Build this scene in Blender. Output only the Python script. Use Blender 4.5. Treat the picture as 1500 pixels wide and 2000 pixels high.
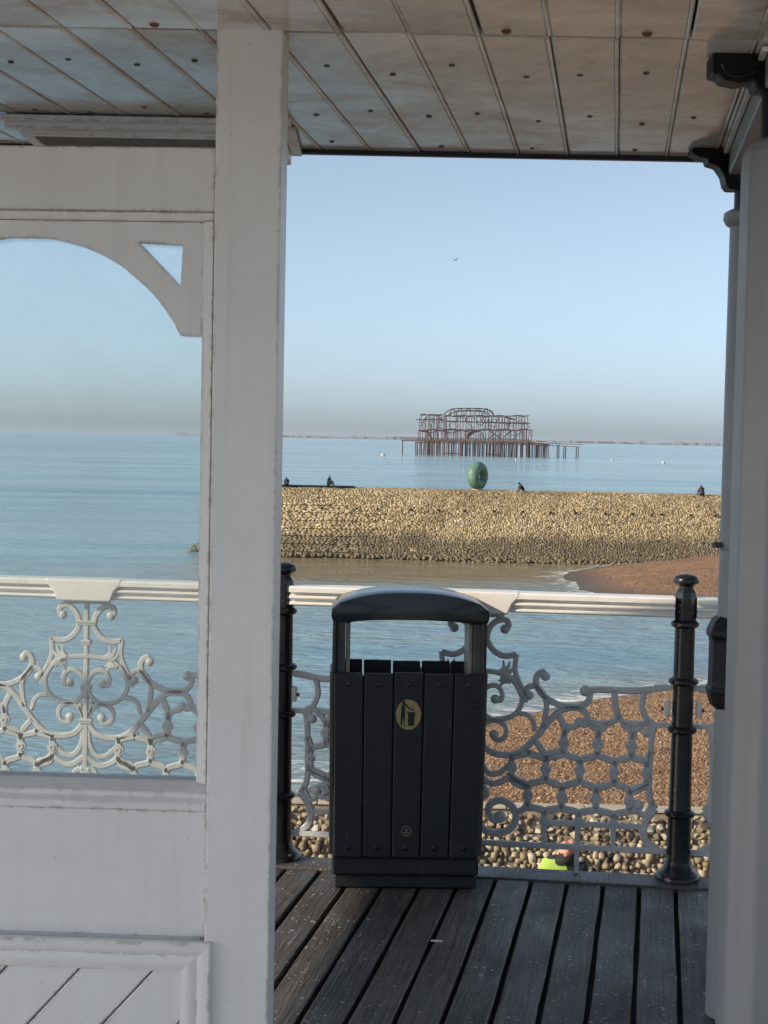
import bpy, bmesh, math, random
import numpy as np
from mathutils import Vector, Matrix
from mathutils.geometry import tessellate_polygon

S = bpy.context.scene
for o in list(bpy.data.objects):
    bpy.data.objects.remove(o)
COL = S.collection
R = math.radians
random.seed(7)
RNG = np.random.default_rng(11)

# ------------------------------------------------------------------ camera
cam_d = bpy.data.cameras.new('camera')
cam_d.sensor_fit = 'VERTICAL'
cam_d.sensor_height = 24.0
cam_d.sensor_width = 24.0
cam_d.lens = 24.0 * 3000.0 / 2000.0
cam_d.clip_start = 0.05
cam_d.clip_end = 90000.0
cam = bpy.data.objects.new('camera', cam_d)
COL.objects.link(cam)
cam.matrix_world = (Matrix.Translation((0, 0, 1.7)) @ Matrix.Rotation(math.pi / 2 - math.atan(146 / 3000.0), 4, 'X')
                    @ Matrix.Rotation(0.0195, 4, 'Z'))
S.camera = cam

# ------------------------------------------------------------------ sky, sun, exposure
SUN_EL = R(24.2)
RAIL_A = R(6.6)                                   # the railing runs 6.6 degrees off the picture plane
rail_n = Vector((math.sin(RAIL_A), math.cos(RAIL_A), 0))
rail_r = Vector((math.cos(RAIL_A), -math.sin(RAIL_A), 0))
sun_h = (-rail_n * math.cos(R(62)) - rail_r * math.sin(R(62))).normalized()
to_sun = Vector((sun_h.x * math.cos(SUN_EL), sun_h.y * math.cos(SUN_EL), math.sin(SUN_EL)))

W = bpy.data.worlds.new('World')
S.world = W
W.use_nodes = True
wn = W.node_tree.nodes
wl = W.node_tree.links
wn.clear()
w_out = wn.new('ShaderNodeOutputWorld')
w_bg = wn.new('ShaderNodeBackground')
w_bg.inputs['Strength'].default_value = 0.117
sky = wn.new('ShaderNodeTexSky')
sky.sky_type = 'NISHITA'
sky.sun_disc = False
sky.sun_elevation = SUN_EL
sky.sun_rotation = math.atan2(sun_h.x, sun_h.y)
sky.altitude = 10
sky.air_density = 0.6
sky.dust_density = 1.05
sky.ozone_density = 5.0
w_hs = wn.new('ShaderNodeHueSaturation')          # a hazy winter sky, paler all round
w_hs.inputs['Hue'].default_value = 0.482
w_hs.inputs['Saturation'].default_value = 0.60
wl.new(sky.outputs['Color'], w_hs.inputs['Color'])
wl.new(w_hs.outputs['Color'], w_bg.inputs['Color'])
wl.new(w_bg.outputs['Background'], w_out.inputs['Surface'])

sun_d = bpy.data.lights.new('sun', 'SUN')
sun_d.energy = 3.6
sun_d.angle = R(0.5)
sun_d.color = (1.0, 0.84, 0.64)
sun = bpy.data.objects.new('sun', sun_d)
COL.objects.link(sun)
sun.rotation_euler = to_sun.to_track_quat('Z', 'Y').to_euler()
sun.location = to_sun * 50

S.view_settings.view_transform = 'Standard'
S.view_settings.look = 'None'
S.view_settings.exposure = 0.65
S.view_settings.gamma = 1.0
S.view_settings.use_curve_mapping = False
S.render.engine = 'CYCLES'
S.cycles.max_bounces = 7
S.cycles.diffuse_bounces = 4
S.cycles.transparent_max_bounces = 8
S.cycles.volume_bounces = 0
S.cycles.caustics_reflective = False
S.cycles.caustics_refractive = False


# ------------------------------------------------------------------ materials
def new_mat(name):
    m = bpy.data.materials.new(name)
    m.use_nodes = True
    nt = m.node_tree
    return m, nt, nt.nodes['Principled BSDF'], nt.nodes['Material Output']


def N(nt, t, **kw):
    n = nt.nodes.new(t)
    for k, v in kw.items():
        if k in n.inputs:
            n.inputs[k].default_value = v
        else:
            setattr(n, k, v)
    return n


def ramp(nt, fac, stops):
    r = nt.nodes.new('ShaderNodeValToRGB')
    e = r.color_ramp.elements
    while len(e) < len(stops):
        e.new(0.5)
    for el, (p, c) in zip(e, stops):
        el.position = p
        el.color = (c[0], c[1], c[2], 1) if not isinstance(c, (int, float)) else (c, c, c, 1)
    nt.links.new(fac, r.inputs['Fac'])
    return r.outputs['Color']


def mixc(nt, fac, a, b, mode='MIX'):
    m = nt.nodes.new('ShaderNodeMix')
    m.data_type = 'RGBA'
    m.blend_type = mode
    for sock, v in ((m.inputs[0], fac), (m.inputs[6], a), (m.inputs[7], b)):
        if isinstance(v, bpy.types.NodeSocket):
            nt.links.new(v, sock)
        elif isinstance(v, (int, float)):
            sock.default_value = v
        else:
            sock.default_value = (v[0], v[1], v[2], 1)
    return m.outputs[2]


def math_n(nt, op, a, b=None, clamp=False):
    m = nt.nodes.new('ShaderNodeMath')
    m.operation = op
    m.use_clamp = clamp
    for i, v in enumerate((a, b)):
        if v is None:
            continue
        if isinstance(v, bpy.types.NodeSocket):
            nt.links.new(v, m.inputs[i])
        else:
            m.inputs[i].default_value = v
    return m.outputs[0]


def coords(nt, scale=(1, 1, 1), kind='Object', rot=(0, 0, 0)):
    tc = nt.nodes.new('ShaderNodeTexCoord')
    mp = nt.nodes.new('ShaderNodeMapping')
    mp.inputs['Scale'].default_value = scale
    mp.inputs['Rotation'].default_value = rot
    nt.links.new(tc.outputs[kind], mp.inputs['Vector'])
    return mp.outputs['Vector']


def noise(nt, vec, scale, detail=4, rough=0.55, dist=0.0):
    n = N(nt, 'ShaderNodeTexNoise', Scale=scale, Detail=detail, Roughness=rough, Distortion=dist)
    nt.links.new(vec, n.inputs['Vector'])
    return n.outputs['Fac']


def bump(nt, height, strength, dist, bsdf, normal=None):
    b = N(nt, 'ShaderNodeBump', Strength=strength, Distance=dist)
    nt.links.new(height, b.inputs['Height'])
    if normal is not None:
        nt.links.new(normal, b.inputs['Normal'])
    if bsdf is not None:
        nt.links.new(b.outputs['Normal'], bsdf.inputs['Normal'])
    return b.outputs['Normal']


def plain(name, col, rough=0.5, var=0.15, scale=8.0, bstr=0.15, bdist=0.004, metallic=0.0, spec=0.5, bscale=None):
    """a coat of one colour with slight mottling and fine relief"""
    m, nt, b, _ = new_mat(name)
    v = coords(nt)
    f = noise(nt, v, scale, 5)
    lo = [c * (1 - var) for c in col]
    hi = [min(1, c * (1 + var)) for c in col]
    nt.links.new(ramp(nt, f, [(0.3, lo), (0.7, hi)]), b.inputs['Base Color'])
    b.inputs['Roughness'].default_value = rough
    b.inputs['Metallic'].default_value = metallic
    b.inputs['Specular IOR Level'].default_value = spec
    if bstr:
        bump(nt, noise(nt, v, bscale or scale * 6, 4), bstr, bdist, b)
    return m


def painted(name, col, dirt, amount=0.5, rough=0.38, stain_scale=3.0):
    """old brush-painted timber: brush relief, small chips, broad soot stains"""
    m, nt, b, _ = new_mat(name)
    v = coords(nt)
    f1 = noise(nt, v, stain_scale, 6, 0.6, 0.6)
    f2 = noise(nt, v, 42, 3, 0.5)
    f3 = noise(nt, v, 160, 2, 0.6)
    c = ramp(nt, f1, [(0.35, col), (0.8, [a * (1 - amount) + d * amount for a, d in zip(col, dirt)])])
    sm = ramp(nt, f2, [(0.25, [x * 0.93 for x in col]), (0.6, col)])
    c = mixc(nt, 0.35, c, sm)
    chips = math_n(nt, 'MULTIPLY', ramp(nt, f2, [(0.70, 0), (0.74, 1)]), ramp(nt, f3, [(0.57, 0), (0.64, 1)]))
    c = mixc(nt, math_n(nt, 'MULTIPLY', chips, 0.75), c, [0.16, 0.13, 0.10])
    # run-down streaks of grime
    st = noise(nt, coords(nt, (26, 26, 1.1)), 1.0, 4, 0.6, 0.3)
    c = mixc(nt, math_n(nt, 'MULTIPLY', ramp(nt, st, [(0.52, 0), (0.78, 1)]), 0.28 * amount / 0.35), c, dirt)
    # paint knocked off the arrises, bare weathered timber showing
    bv = N(nt, 'ShaderNodeBevel', samples=2, Radius=0.010)
    gm = nt.nodes.new('ShaderNodeNewGeometry')
    dt = nt.nodes.new('ShaderNodeVectorMath')
    dt.operation = 'DOT_PRODUCT'
    nt.links.new(bv.outputs[0], dt.inputs[0])
    nt.links.new(gm.outputs['Normal'], dt.inputs[1])
    edge = ramp(nt, dt.outputs['Value'], [(0.80, 1), (0.985, 0)])
    ew = math_n(nt, 'MULTIPLY', edge, ramp(nt, noise(nt, v, 24, 5, 0.7), [(0.50, 0), (0.56, 1)]))
    c = mixc(nt, math_n(nt, 'MULTIPLY', ew, 0.85), c, (0.19, 0.155, 0.125))
    nt.links.new(c, b.inputs['Base Color'])
    nt.links.new(math_n(nt, 'ADD', math_n(nt, 'MULTIPLY', f1, 0.25), rough - 0.1), b.inputs['Roughness'])
    vb = coords(nt, (60, 60, 9))
    bump(nt, math_n(nt, 'ADD', noise(nt, vb, 1.0, 3), math_n(nt, 'MULTIPLY', f2, 0.8)), 0.16, 0.003, b)
    return m


M = {}
M['white'] = painted('white_paint', (0.82, 0.81, 0.80), (0.52, 0.48, 0.44), 0.30)
M['white_board'] = painted('white_board_paint', (0.82, 0.815, 0.81), (0.6, 0.57, 0.54), 0.25)
M['column'] = painted('column_grey', (0.29, 0.295, 0.30), (0.21, 0.195, 0.18), 0.4)  # even grey for columns and beam, darker than the white timber
M['rail'] = plain('rail_paint', (0.80, 0.78, 0.74), 0.32, 0.06, 14, 0.2, 0.002)
M['iron'] = plain('lattice_paint', (0.52, 0.525, 0.52), 0.42, 0.12, 18, 0.35, 0.003)

M['black_iron'] = plain('black_iron_paint', (0.010, 0.011, 0.013), 0.2, 0.4, 20, 0.35, 0.003)
M['black_dull'] = plain('black_bracket_paint', (0.006, 0.006, 0.007), 0.45, 0.4, 20, 0.5, 0.004, spec=0.25)
M['fascia'] = plain('fascia_paint', (0.018, 0.02, 0.028), 0.5, 0.3, 6)
M['rust'] = plain('rusty_steel', (0.16, 0.06, 0.025), 0.8, 0.4, 60, 0.5)
M['screw'] = plain('screw_steel', (0.10, 0.085, 0.075), 0.6, 0.4, 60, 0.5)


def ceiling_mat():
    m, nt, b, _ = new_mat('ceiling_paint')
    v = coords(nt, (1, 1, 1), 'Object')
    oi = nt.nodes.new('ShaderNodeObjectInfo')
    add = nt.nodes.new('ShaderNodeVectorMath')
    add.operation = 'ADD'
    sc = nt.nodes.new('ShaderNodeVectorMath')
    sc.operation = 'SCALE'
    nt.links.new(oi.outputs['Location'], add.inputs[1])
    nt.links.new(v, add.inputs[0])
    w = add.outputs[0]
    f1 = noise(nt, w, 2.6, 6, 0.66, 1.2)
    f2 = noise(nt, w, 11, 4, 0.6, 1.5)
    f3 = noise(nt, w, 90, 3, 0.6)
    c = ramp(nt, f1, [(0.34, (0.38, 0.30, 0.24)), (0.47, (0.60, 0.55, 0.50)), (0.60, (0.82, 0.82, 0.81))])
    c2 = ramp(nt, f2, [(0.38, (0.48, 0.42, 0.37)), (0.60, (0.76, 0.75, 0.73))])
    c = mixc(nt, 0.35, c, c2)
    var = math_n(nt, 'MULTIPLY', oi.outputs['Random'], 0.22)
    c = mixc(nt, var, c, (0.32, 0.29, 0.26))
    pk = ramp(nt, math_n(nt, 'MULTIPLY', f2, f3), [(0.40, 0), (0.46, 1)])
    c = mixc(nt, math_n(nt, 'MULTIPLY', pk, 0.5), c, (0.14, 0.11, 0.09))
    nt.links.new(c, b.inputs['Base Color'])
    nt.links.new(ramp(nt, f1, [(0.3, 0.30), (0.6, 0.08)]), b.inputs['Roughness'])
    b.inputs['Specular IOR Level'].default_value = 0.6
    bump(nt, math_n(nt, 'ADD', f2, math_n(nt, 'MULTIPLY', f3, 0.12)), 0.13, 0.006, b)
    return m


M['ceiling'] = ceiling_mat()


def plank_mat():
    m, nt, b, _ = new_mat('deck_timber')
    oi = nt.nodes.new('ShaderNodeObjectInfo')
    cmb = nt.nodes.new('ShaderNodeVectorMath')
    cmb.operation = 'SCALE'
    nt.links.new(oi.outputs['Location'], cmb.inputs[0])
    cmb.inputs['Scale'].default_value = 7.3
    tc = nt.nodes.new('ShaderNodeTexCoord')
    add = nt.nodes.new('ShaderNodeVectorMath')
    add.operation = 'ADD'
    nt.links.new(tc.outputs['Object'], add.inputs[0])
    nt.links.new(cmb.outputs[0], add.inputs[1])

    def mp(s):
        k = nt.nodes.new('ShaderNodeMapping')
        k.inputs['Scale'].default_value = s
        nt.links.new(add.outputs[0], k.inputs['Vector'])
        return k.outputs['Vector']
    g1 = noise(nt, mp((70, 3.0, 20)), 1.0, 5, 0.65, 0.6)
    g2 = noise(nt, mp((160, 7, 20)), 1.0, 3, 0.6)
    big = noise(nt, mp((3, 2.0, 3)), 1.0, 5, 0.6, 0.5)
    spk = noise(nt, mp((70, 70, 70)), 1.0, 2, 0.5)
    spk2 = noise(nt, mp((6, 6, 6)), 1.0, 2, 0.5)
    c = ramp(nt, g1, [(0.28, (0.034, 0.029, 0.025)), (0.5, (0.115, 0.100, 0.085)), (0.75, (0.20, 0.178, 0.155))])
    c = mixc(nt, ramp(nt, big, [(0.3, 0.0), (0.75, 0.55)]), c, (0.03, 0.028, 0.028))
    c = mixc(nt, math_n(nt, 'MULTIPLY', oi.outputs['Random'], 0.35), c, (0.03, 0.028, 0.027))
    thr = math_n(nt, 'MULTIPLY', ramp(nt, spk, [(0.665, 0), (0.70, 1)]), ramp(nt, spk2, [(0.38, 0), (0.58, 1)]))
    c = mixc(nt, thr, c, (0.62, 0.62, 0.60))
    nt.links.new(c, b.inputs['Base Color'])
    nt.links.new(ramp(nt, big, [(0.35, 0.36), (0.7, 0.62)]), b.inputs['Roughness'])
    b.inputs['Specular IOR Level'].default_value = 0.5
    bump(nt, math_n(nt, 'ADD', g1, math_n(nt, 'MULTIPLY', g2, 0.7)), 0.9, 0.006, b)
    return m


M['plank'] = plank_mat()
M['bounce_deck'] = plain('pale_bounce_timber', (0.36, 0.345, 0.325), 0.8, 0.2, 5, 0.3)  # made pale so the unseen deck throws light upward
M['under'] = plain('deck_bearer_timber', (0.10, 0.09, 0.08), 0.85, 0.3, 3)
M['bin'] = plain('bin_slat', (0.009, 0.011, 0.015), 0.55, 0.2, 30, 0.3, 0.002)


def smear(m, col, thr, scale, amt):
    """dried splashes and scuffs over a finished coat"""
    nt = m.node_tree
    b = nt.nodes['Principled BSDF']
    src = b.inputs['Base Color'].links[0].from_socket
    v = coords(nt, (scale, scale, scale * 0.35))
    f = math_n(nt, 'MULTIPLY', ramp(nt, noise(nt, v, 1.0, 6, 0.7, 0.8), [(thr, 0), (thr + 0.06, 1)]), amt)
    nt.links.new(mixc(nt, f, src, col), b.inputs['Base Color'])


smear(M['bin'], (0.10, 0.10, 0.10), 0.64, 26, 0.55)
M['bin_hood'] = plain('bin_hood_steel', (0.007, 0.009, 0.012), 0.18, 0.2, 16, 0.12, 0.002)
M['bin_frame'] = plain('bin_frame_steel', (0.07, 0.066, 0.06), 0.4, 0.25, 20, 0.2, 0.002)
M['galv'] = plain('bin_inner_steel', (0.24, 0.21, 0.17), 0.45, 0.2, 20, 0.2, 0.002)
smear(M['iron'], (0.20, 0.12, 0.07), 0.66, 40, 0.7)
smear(M['rail'], (0.35, 0.30, 0.24), 0.64, 22, 0.5)
M['gold'] = plain('gold_sticker', (0.33, 0.275, 0.12), 0.45, 0.08, 40, 0.05, 0.001)
M['ink'] = plain('black_print', (0.008, 0.008, 0.01), 0.5, 0.1, 40, 0)
M['emblem'] = plain('grey_print', (0.16, 0.15, 0.10), 0.5, 0.1, 60, 0)
M['rope'] = plain('white_fixing', (0.7, 0.68, 0.64), 0.5)


def stone_mat(name, tones, scale=1.0, wet=None, rough=0.75):
    """each stone takes its tone from a per-stone attribute; wet = (z0, z1, colour) an algae band by height"""
    m, nt, b, _ = new_mat(name)
    at = nt.nodes.new('ShaderNodeAttribute')
    at.attribute_name = 'tone'
    v = coords(nt)
    c = ramp(nt, at.outputs['Fac'], [(i / (len(tones) - 1), t) for i, t in enumerate(tones)])
    f = noise(nt, v, 9 * scale, 4, 0.6)
    patch = noise(nt, v, 1.1 * scale, 5, 0.65, 0.5)
    c = mixc(nt, 0.7, c, ramp(nt, patch, [(0.32, (0.50, 0.47, 0.42)), (0.58, (1, 1, 1))]), 'MULTIPLY')
    c = mixc(nt, 0.6, c, ramp(nt, f, [(0.3, (0.35, 0.33, 0.3)), (0.65, (1, 1, 1))]), 'MULTIPLY')
    if wet:
        g = nt.nodes.new('ShaderNodeNewGeometry')
        sp = nt.nodes.new('ShaderNodeSeparateXYZ')
        nt.links.new(g.outputs['Position'], sp.inputs[0])
        z = math_n(nt, 'ADD', sp.outputs['Z'], math_n(nt, 'MULTIPLY', math_n(nt, 'SUBTRACT', noise(nt, v, 0.5, 4), 0.5), 1.6))
        k = N(nt, 'ShaderNodeMapRange')
        nt.links.new(z, k.inputs['Value'])
        k.inputs['From Min'].default_value = wet[0]
        k.inputs['From Max'].default_value = wet[1]
        c = mixc(nt, k.outputs[0], mixc(nt, 0.74, c, wet[2]), c)
    nt.links.new(c, b.inputs['Base Color'])
    b.inputs['Roughness'].default_value = rough
    bump(nt, noise(nt, v, 30 * scale, 4), 0.4, 0.006 / scale, b)
    return m


M['flint'] = stone_mat('flint', [(0.06, 0.055, 0.05), (0.40, 0.33, 0.21), (0.52, 0.45, 0.33), (0.30, 0.22, 0.13), (0.62, 0.57, 0.46)], 2.0)
M['shingle'] = stone_mat('shingle', [(0.10, 0.06, 0.035), (0.30, 0.18, 0.10), (0.40, 0.26, 0.15), (0.24, 0.14, 0.075), (0.52, 0.42, 0.30)], 1.0)
M['groyne'] = stone_mat('groyne_stone', [(0.22, 0.16, 0.09), (0.50, 0.38, 0.20), (0.62, 0.50, 0.29), (0.38, 0.28, 0.15), (0.74, 0.65, 0.44)], 0.3,
                        wet=(-6.0, -5.3, (0.085, 0.07, 0.045)))
M['mortar'] = plain('mortar', (0.20, 0.17, 0.13), 0.9, 0.3, 1.5, 0.6, 0.03)
M['groyne_mortar'] = plain('groyne_mortar', (0.36, 0.285, 0.175), 0.9, 0.35, 0.8, 0.6, 0.03)
M['coping'] = plain('concrete_coping', (0.42, 0.37, 0.29), 0.85, 0.2, 4, 0.5, 0.01)
M['bronze'] = plain('green_patina', (0.10, 0.20, 0.14), 0.5, 0.35, 1.6, 0.3, 0.02)
M['ruin'] = plain('ruin_rust', (0.10, 0.06, 0.055), 0.9, 0.5, 0.3, 0)
M['ruin2'] = plain('ruin_rust_orange', (0.14, 0.075, 0.055), 0.9, 0.5, 0.5, 0)
M['buoy'] = plain('buoy_plastic', (0.5, 0.48, 0.46), 0.4, 0.1, 3, 0)
M['far_white'] = plain('far_render', (0.33, 0.33, 0.33), 0.8, 0.15, 0.05, 0)
M['land'] = plain('far_land', (0.12, 0.13, 0.09), 0.95, 0.4, 0.004, 0)
M['dark_cloth'] = plain('dark_cloth', (0.015, 0.015, 0.02), 0.85, 0.4, 12, 0.4, 0.01)
M['brown_cloth'] = plain('brown_cloth', (0.06, 0.04, 0.03), 0.85, 0.4, 12, 0.4, 0.01)
M['navy_cloth'] = plain('navy_cloth', (0.02, 0.025, 0.045), 0.85, 0.4, 12, 0.4, 0.01)
M['skin'] = plain('skin', (0.55, 0.25, 0.18), 0.55, 0.12, 25, 0.1, 0.002)
M['hivis'] = plain('lime_cloth', (0.32, 0.48, 0.07), 0.7, 0.12, 10, 0.4, 0.01)
M['hair'] = plain('short_hair', (0.16, 0.09, 0.06), 0.7, 0.3, 60, 0.5)
M['gull'] = plain('gull_feather', (0.16, 0.16, 0.17), 0.8, 0.2, 10, 0)


def glass_mat():
    m, nt, b, out = new_mat('window_glass')
    nt.nodes.remove(b)
    tr = N(nt, 'ShaderNodeBsdfTransparent', Color=(0.93, 0.97, 0.97, 1))
    gl = N(nt, 'ShaderNodeBsdfGlossy', Roughness=0.01)
    fr = N(nt, 'ShaderNodeFresnel', IOR=1.52)
    mx = nt.nodes.new('ShaderNodeMixShader')
    v = coords(nt)
    sm = ramp(nt, noise(nt, v, 2.5, 5, 0.6, 1.0), [(0.35, 0.03), (0.75, 0.10)])
    nt.links.new(math_n(nt, 'MULTIPLY', fr.outputs[0], 2.4, True), mx.inputs[0])
    nt.links.new(tr.outputs[0], mx.inputs[1])
    nt.links.new(gl.outputs[0], mx.inputs[2])
    df = N(nt, 'ShaderNodeBsdfDiffuse', Color=(0.8, 0.8, 0.8, 1))     # salt film, thickened into a pale veil in place of reflected sky
    m2 = nt.nodes.new('ShaderNodeMixShader')
    nt.links.new(sm, m2.inputs[0])
    nt.links.new(mx.outputs[0], m2.inputs[1])
    nt.links.new(df.outputs[0], m2.inputs[2])
    nt.links.new(m2.outputs[0], out.inputs['Surface'])
    return m


M['glass'] = glass_mat()


def mesh_wire_mat():
    return plain('vent_mesh', (0.06, 0.055, 0.05), 0.6, 0.3, 30, 0.2)


M['mesh'] = mesh_wire_mat()


def sea_mat():
    m, nt, b, _ = new_mat('sea_water')
    g = nt.nodes.new('ShaderNodeNewGeometry')
    at = nt.nodes.new('ShaderNodeAttribute')
    at.attribute_name = 'shore'          # 1 at the waterline, 0 in open water
    tu = nt.nodes.new('ShaderNodeAttribute')
    tu.attribute_name = 'silt'

    def mp(s, rz=0.0):
        k = nt.nodes.new('ShaderNodeMapping')
        k.inputs['Scale'].default_value = s
        k.inputs['Rotation'].default_value = (0, 0, rz)
        nt.links.new(g.outputs['Position'], k.inputs['Vector'])
        return k.outputs['Vector']
    big = noise(nt, mp((0.004, 0.02, 1)), 1.0, 4, 0.6)
    mid = noise(nt, mp((0.012, 0.075, 1), 0.05), 1.0, 5, 0.65, 0.6)
    c = ramp(nt, math_n(nt, 'ADD', math_n(nt, 'MULTIPLY', big, 0.5), math_n(nt, 'MULTIPLY', mid, 0.5)), [(0.38, (0.14, 0.30, 0.41)), (0.60, (0.36, 0.54, 0.62))])
    silt = math_n(nt, 'ADD', tu.outputs['Fac'], math_n(nt, 'MULTIPLY', math_n(nt, 'SUBTRACT', noise(nt, mp((0.06, 0.12, 1)), 1.0, 4), 0.5), 0.5), True)
    c = mixc(nt, math_n(nt, 'MULTIPLY', silt, tu.outputs['Fac']), c, (0.235, 0.20, 0.13))
    fo = noise(nt, mp((0.8, 1.5, 1)), 1.0, 5, 0.7, 1.2)
    foam = ramp(nt, math_n(nt, 'ADD', fo, math_n(nt, 'MULTIPLY', at.outputs['Fac'], 0.36)), [(0.80, 0), (0.92, 1)])
    foam = math_n(nt, 'MULTIPLY', foam, ramp(nt, at.outputs['Fac'], [(0.02, 0), (0.2, 1)]))
    c = mixc(nt, foam, c, (0.75, 0.75, 0.73))
    nt.links.new(c, b.inputs['Base Color'])
    nt.links.new(math_n(nt, 'ADD', math_n(nt, 'MULTIPLY', foam, 0.6), ramp(nt, mid, [(0.35, 0.22), (0.6, 0.07)])), b.inputs['Roughness'])
    b.inputs['IOR'].default_value = 1.33
    w1 = noise(nt, mp((0.35, 1.1, 1), 0.12), 1.0, 3, 0.55, 0.3)
    w2 = noise(nt, mp((1.4, 4.2, 1), -0.1), 1.0, 3, 0.6, 0.2)
    w3 = noise(nt, mp((0.03, 0.17, 1), 0.08), 1.0, 3, 0.5)
    h = math_n(nt, 'ADD', math_n(nt, 'MULTIPLY', w1, 0.6), math_n(nt, 'MULTIPLY', w2, 0.2))
    h = math_n(nt, 'ADD', h, math_n(nt, 'MULTIPLY', w3, 1.1))
    bump(nt, h, 1.0, 1.0, b)
    return m


M['sea'] = sea_mat()


def beach_mat():
    m, nt, b, _ = new_mat('beach_shingle')
    g = nt.nodes.new('ShaderNodeNewGeometry')
    sp = nt.nodes.new('ShaderNodeSeparateXYZ')
    nt.links.new(g.outputs['Position'], sp.inputs[0])
    vo = N(nt, 'ShaderNodeTexVoronoi', Scale=11.0)
    nt.links.new(g.outputs['Position'], vo.inputs['Vector'])
    sx = nt.nodes.new('ShaderNodeSeparateColor')
    nt.links.new(vo.outputs['Color'], sx.inputs[0])
    c = ramp(nt, sx.outputs[0], [(0.0, (0.10, 0.055, 0.03)), (0.4, (0.22, 0.12, 0.062)), (0.7, (0.30, 0.17, 0.09)), (1.0, (0.38, 0.26, 0.16))])
    big = noise(nt, g.outputs['Position'], 0.35, 5, 0.6, 0.4)
    c = mixc(nt, 0.5, c, ramp(nt, big, [(0.3, (0.5, 0.42, 0.38)), (0.6, (1, 1, 1))]), 'MULTIPLY')
    k = N(nt, 'ShaderNodeMapRange')
    nt.links.new(math_n(nt, 'ADD', sp.outputs['Z'], math_n(nt, 'MULTIPLY', big, 0.3)), k.inputs['Value'])
    k.inputs['From Min'].default_value = -7.25
    k.inputs['From Max'].default_value = -6.85
    c = mixc(nt, k.outputs[0], (0.075, 0.066, 0.058), c)      # wet sand at the waterline
    nt.links.new(c, b.inputs['Base Color'])
    nt.links.new(ramp(nt, k.outputs[0], [(0, 0.25), (1, 0.85)]), b.inputs['Roughness'])
    bump(nt, math_n(nt, 'SUBTRACT', 1.0, vo.outputs['Distance']), 0.8, 0.05, b)
    return m


M['beach'] = beach_mat()


# ------------------------------------------------------------------ mesh helpers
FLAT = [(1, -0.35), (1, 0.35), (0.62, 1), (-0.62, 1), (-1, 0.35), (-1, -0.35), (-0.62, -1), (0.62, -1)]    # flat cast bar with bevelled edges


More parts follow.
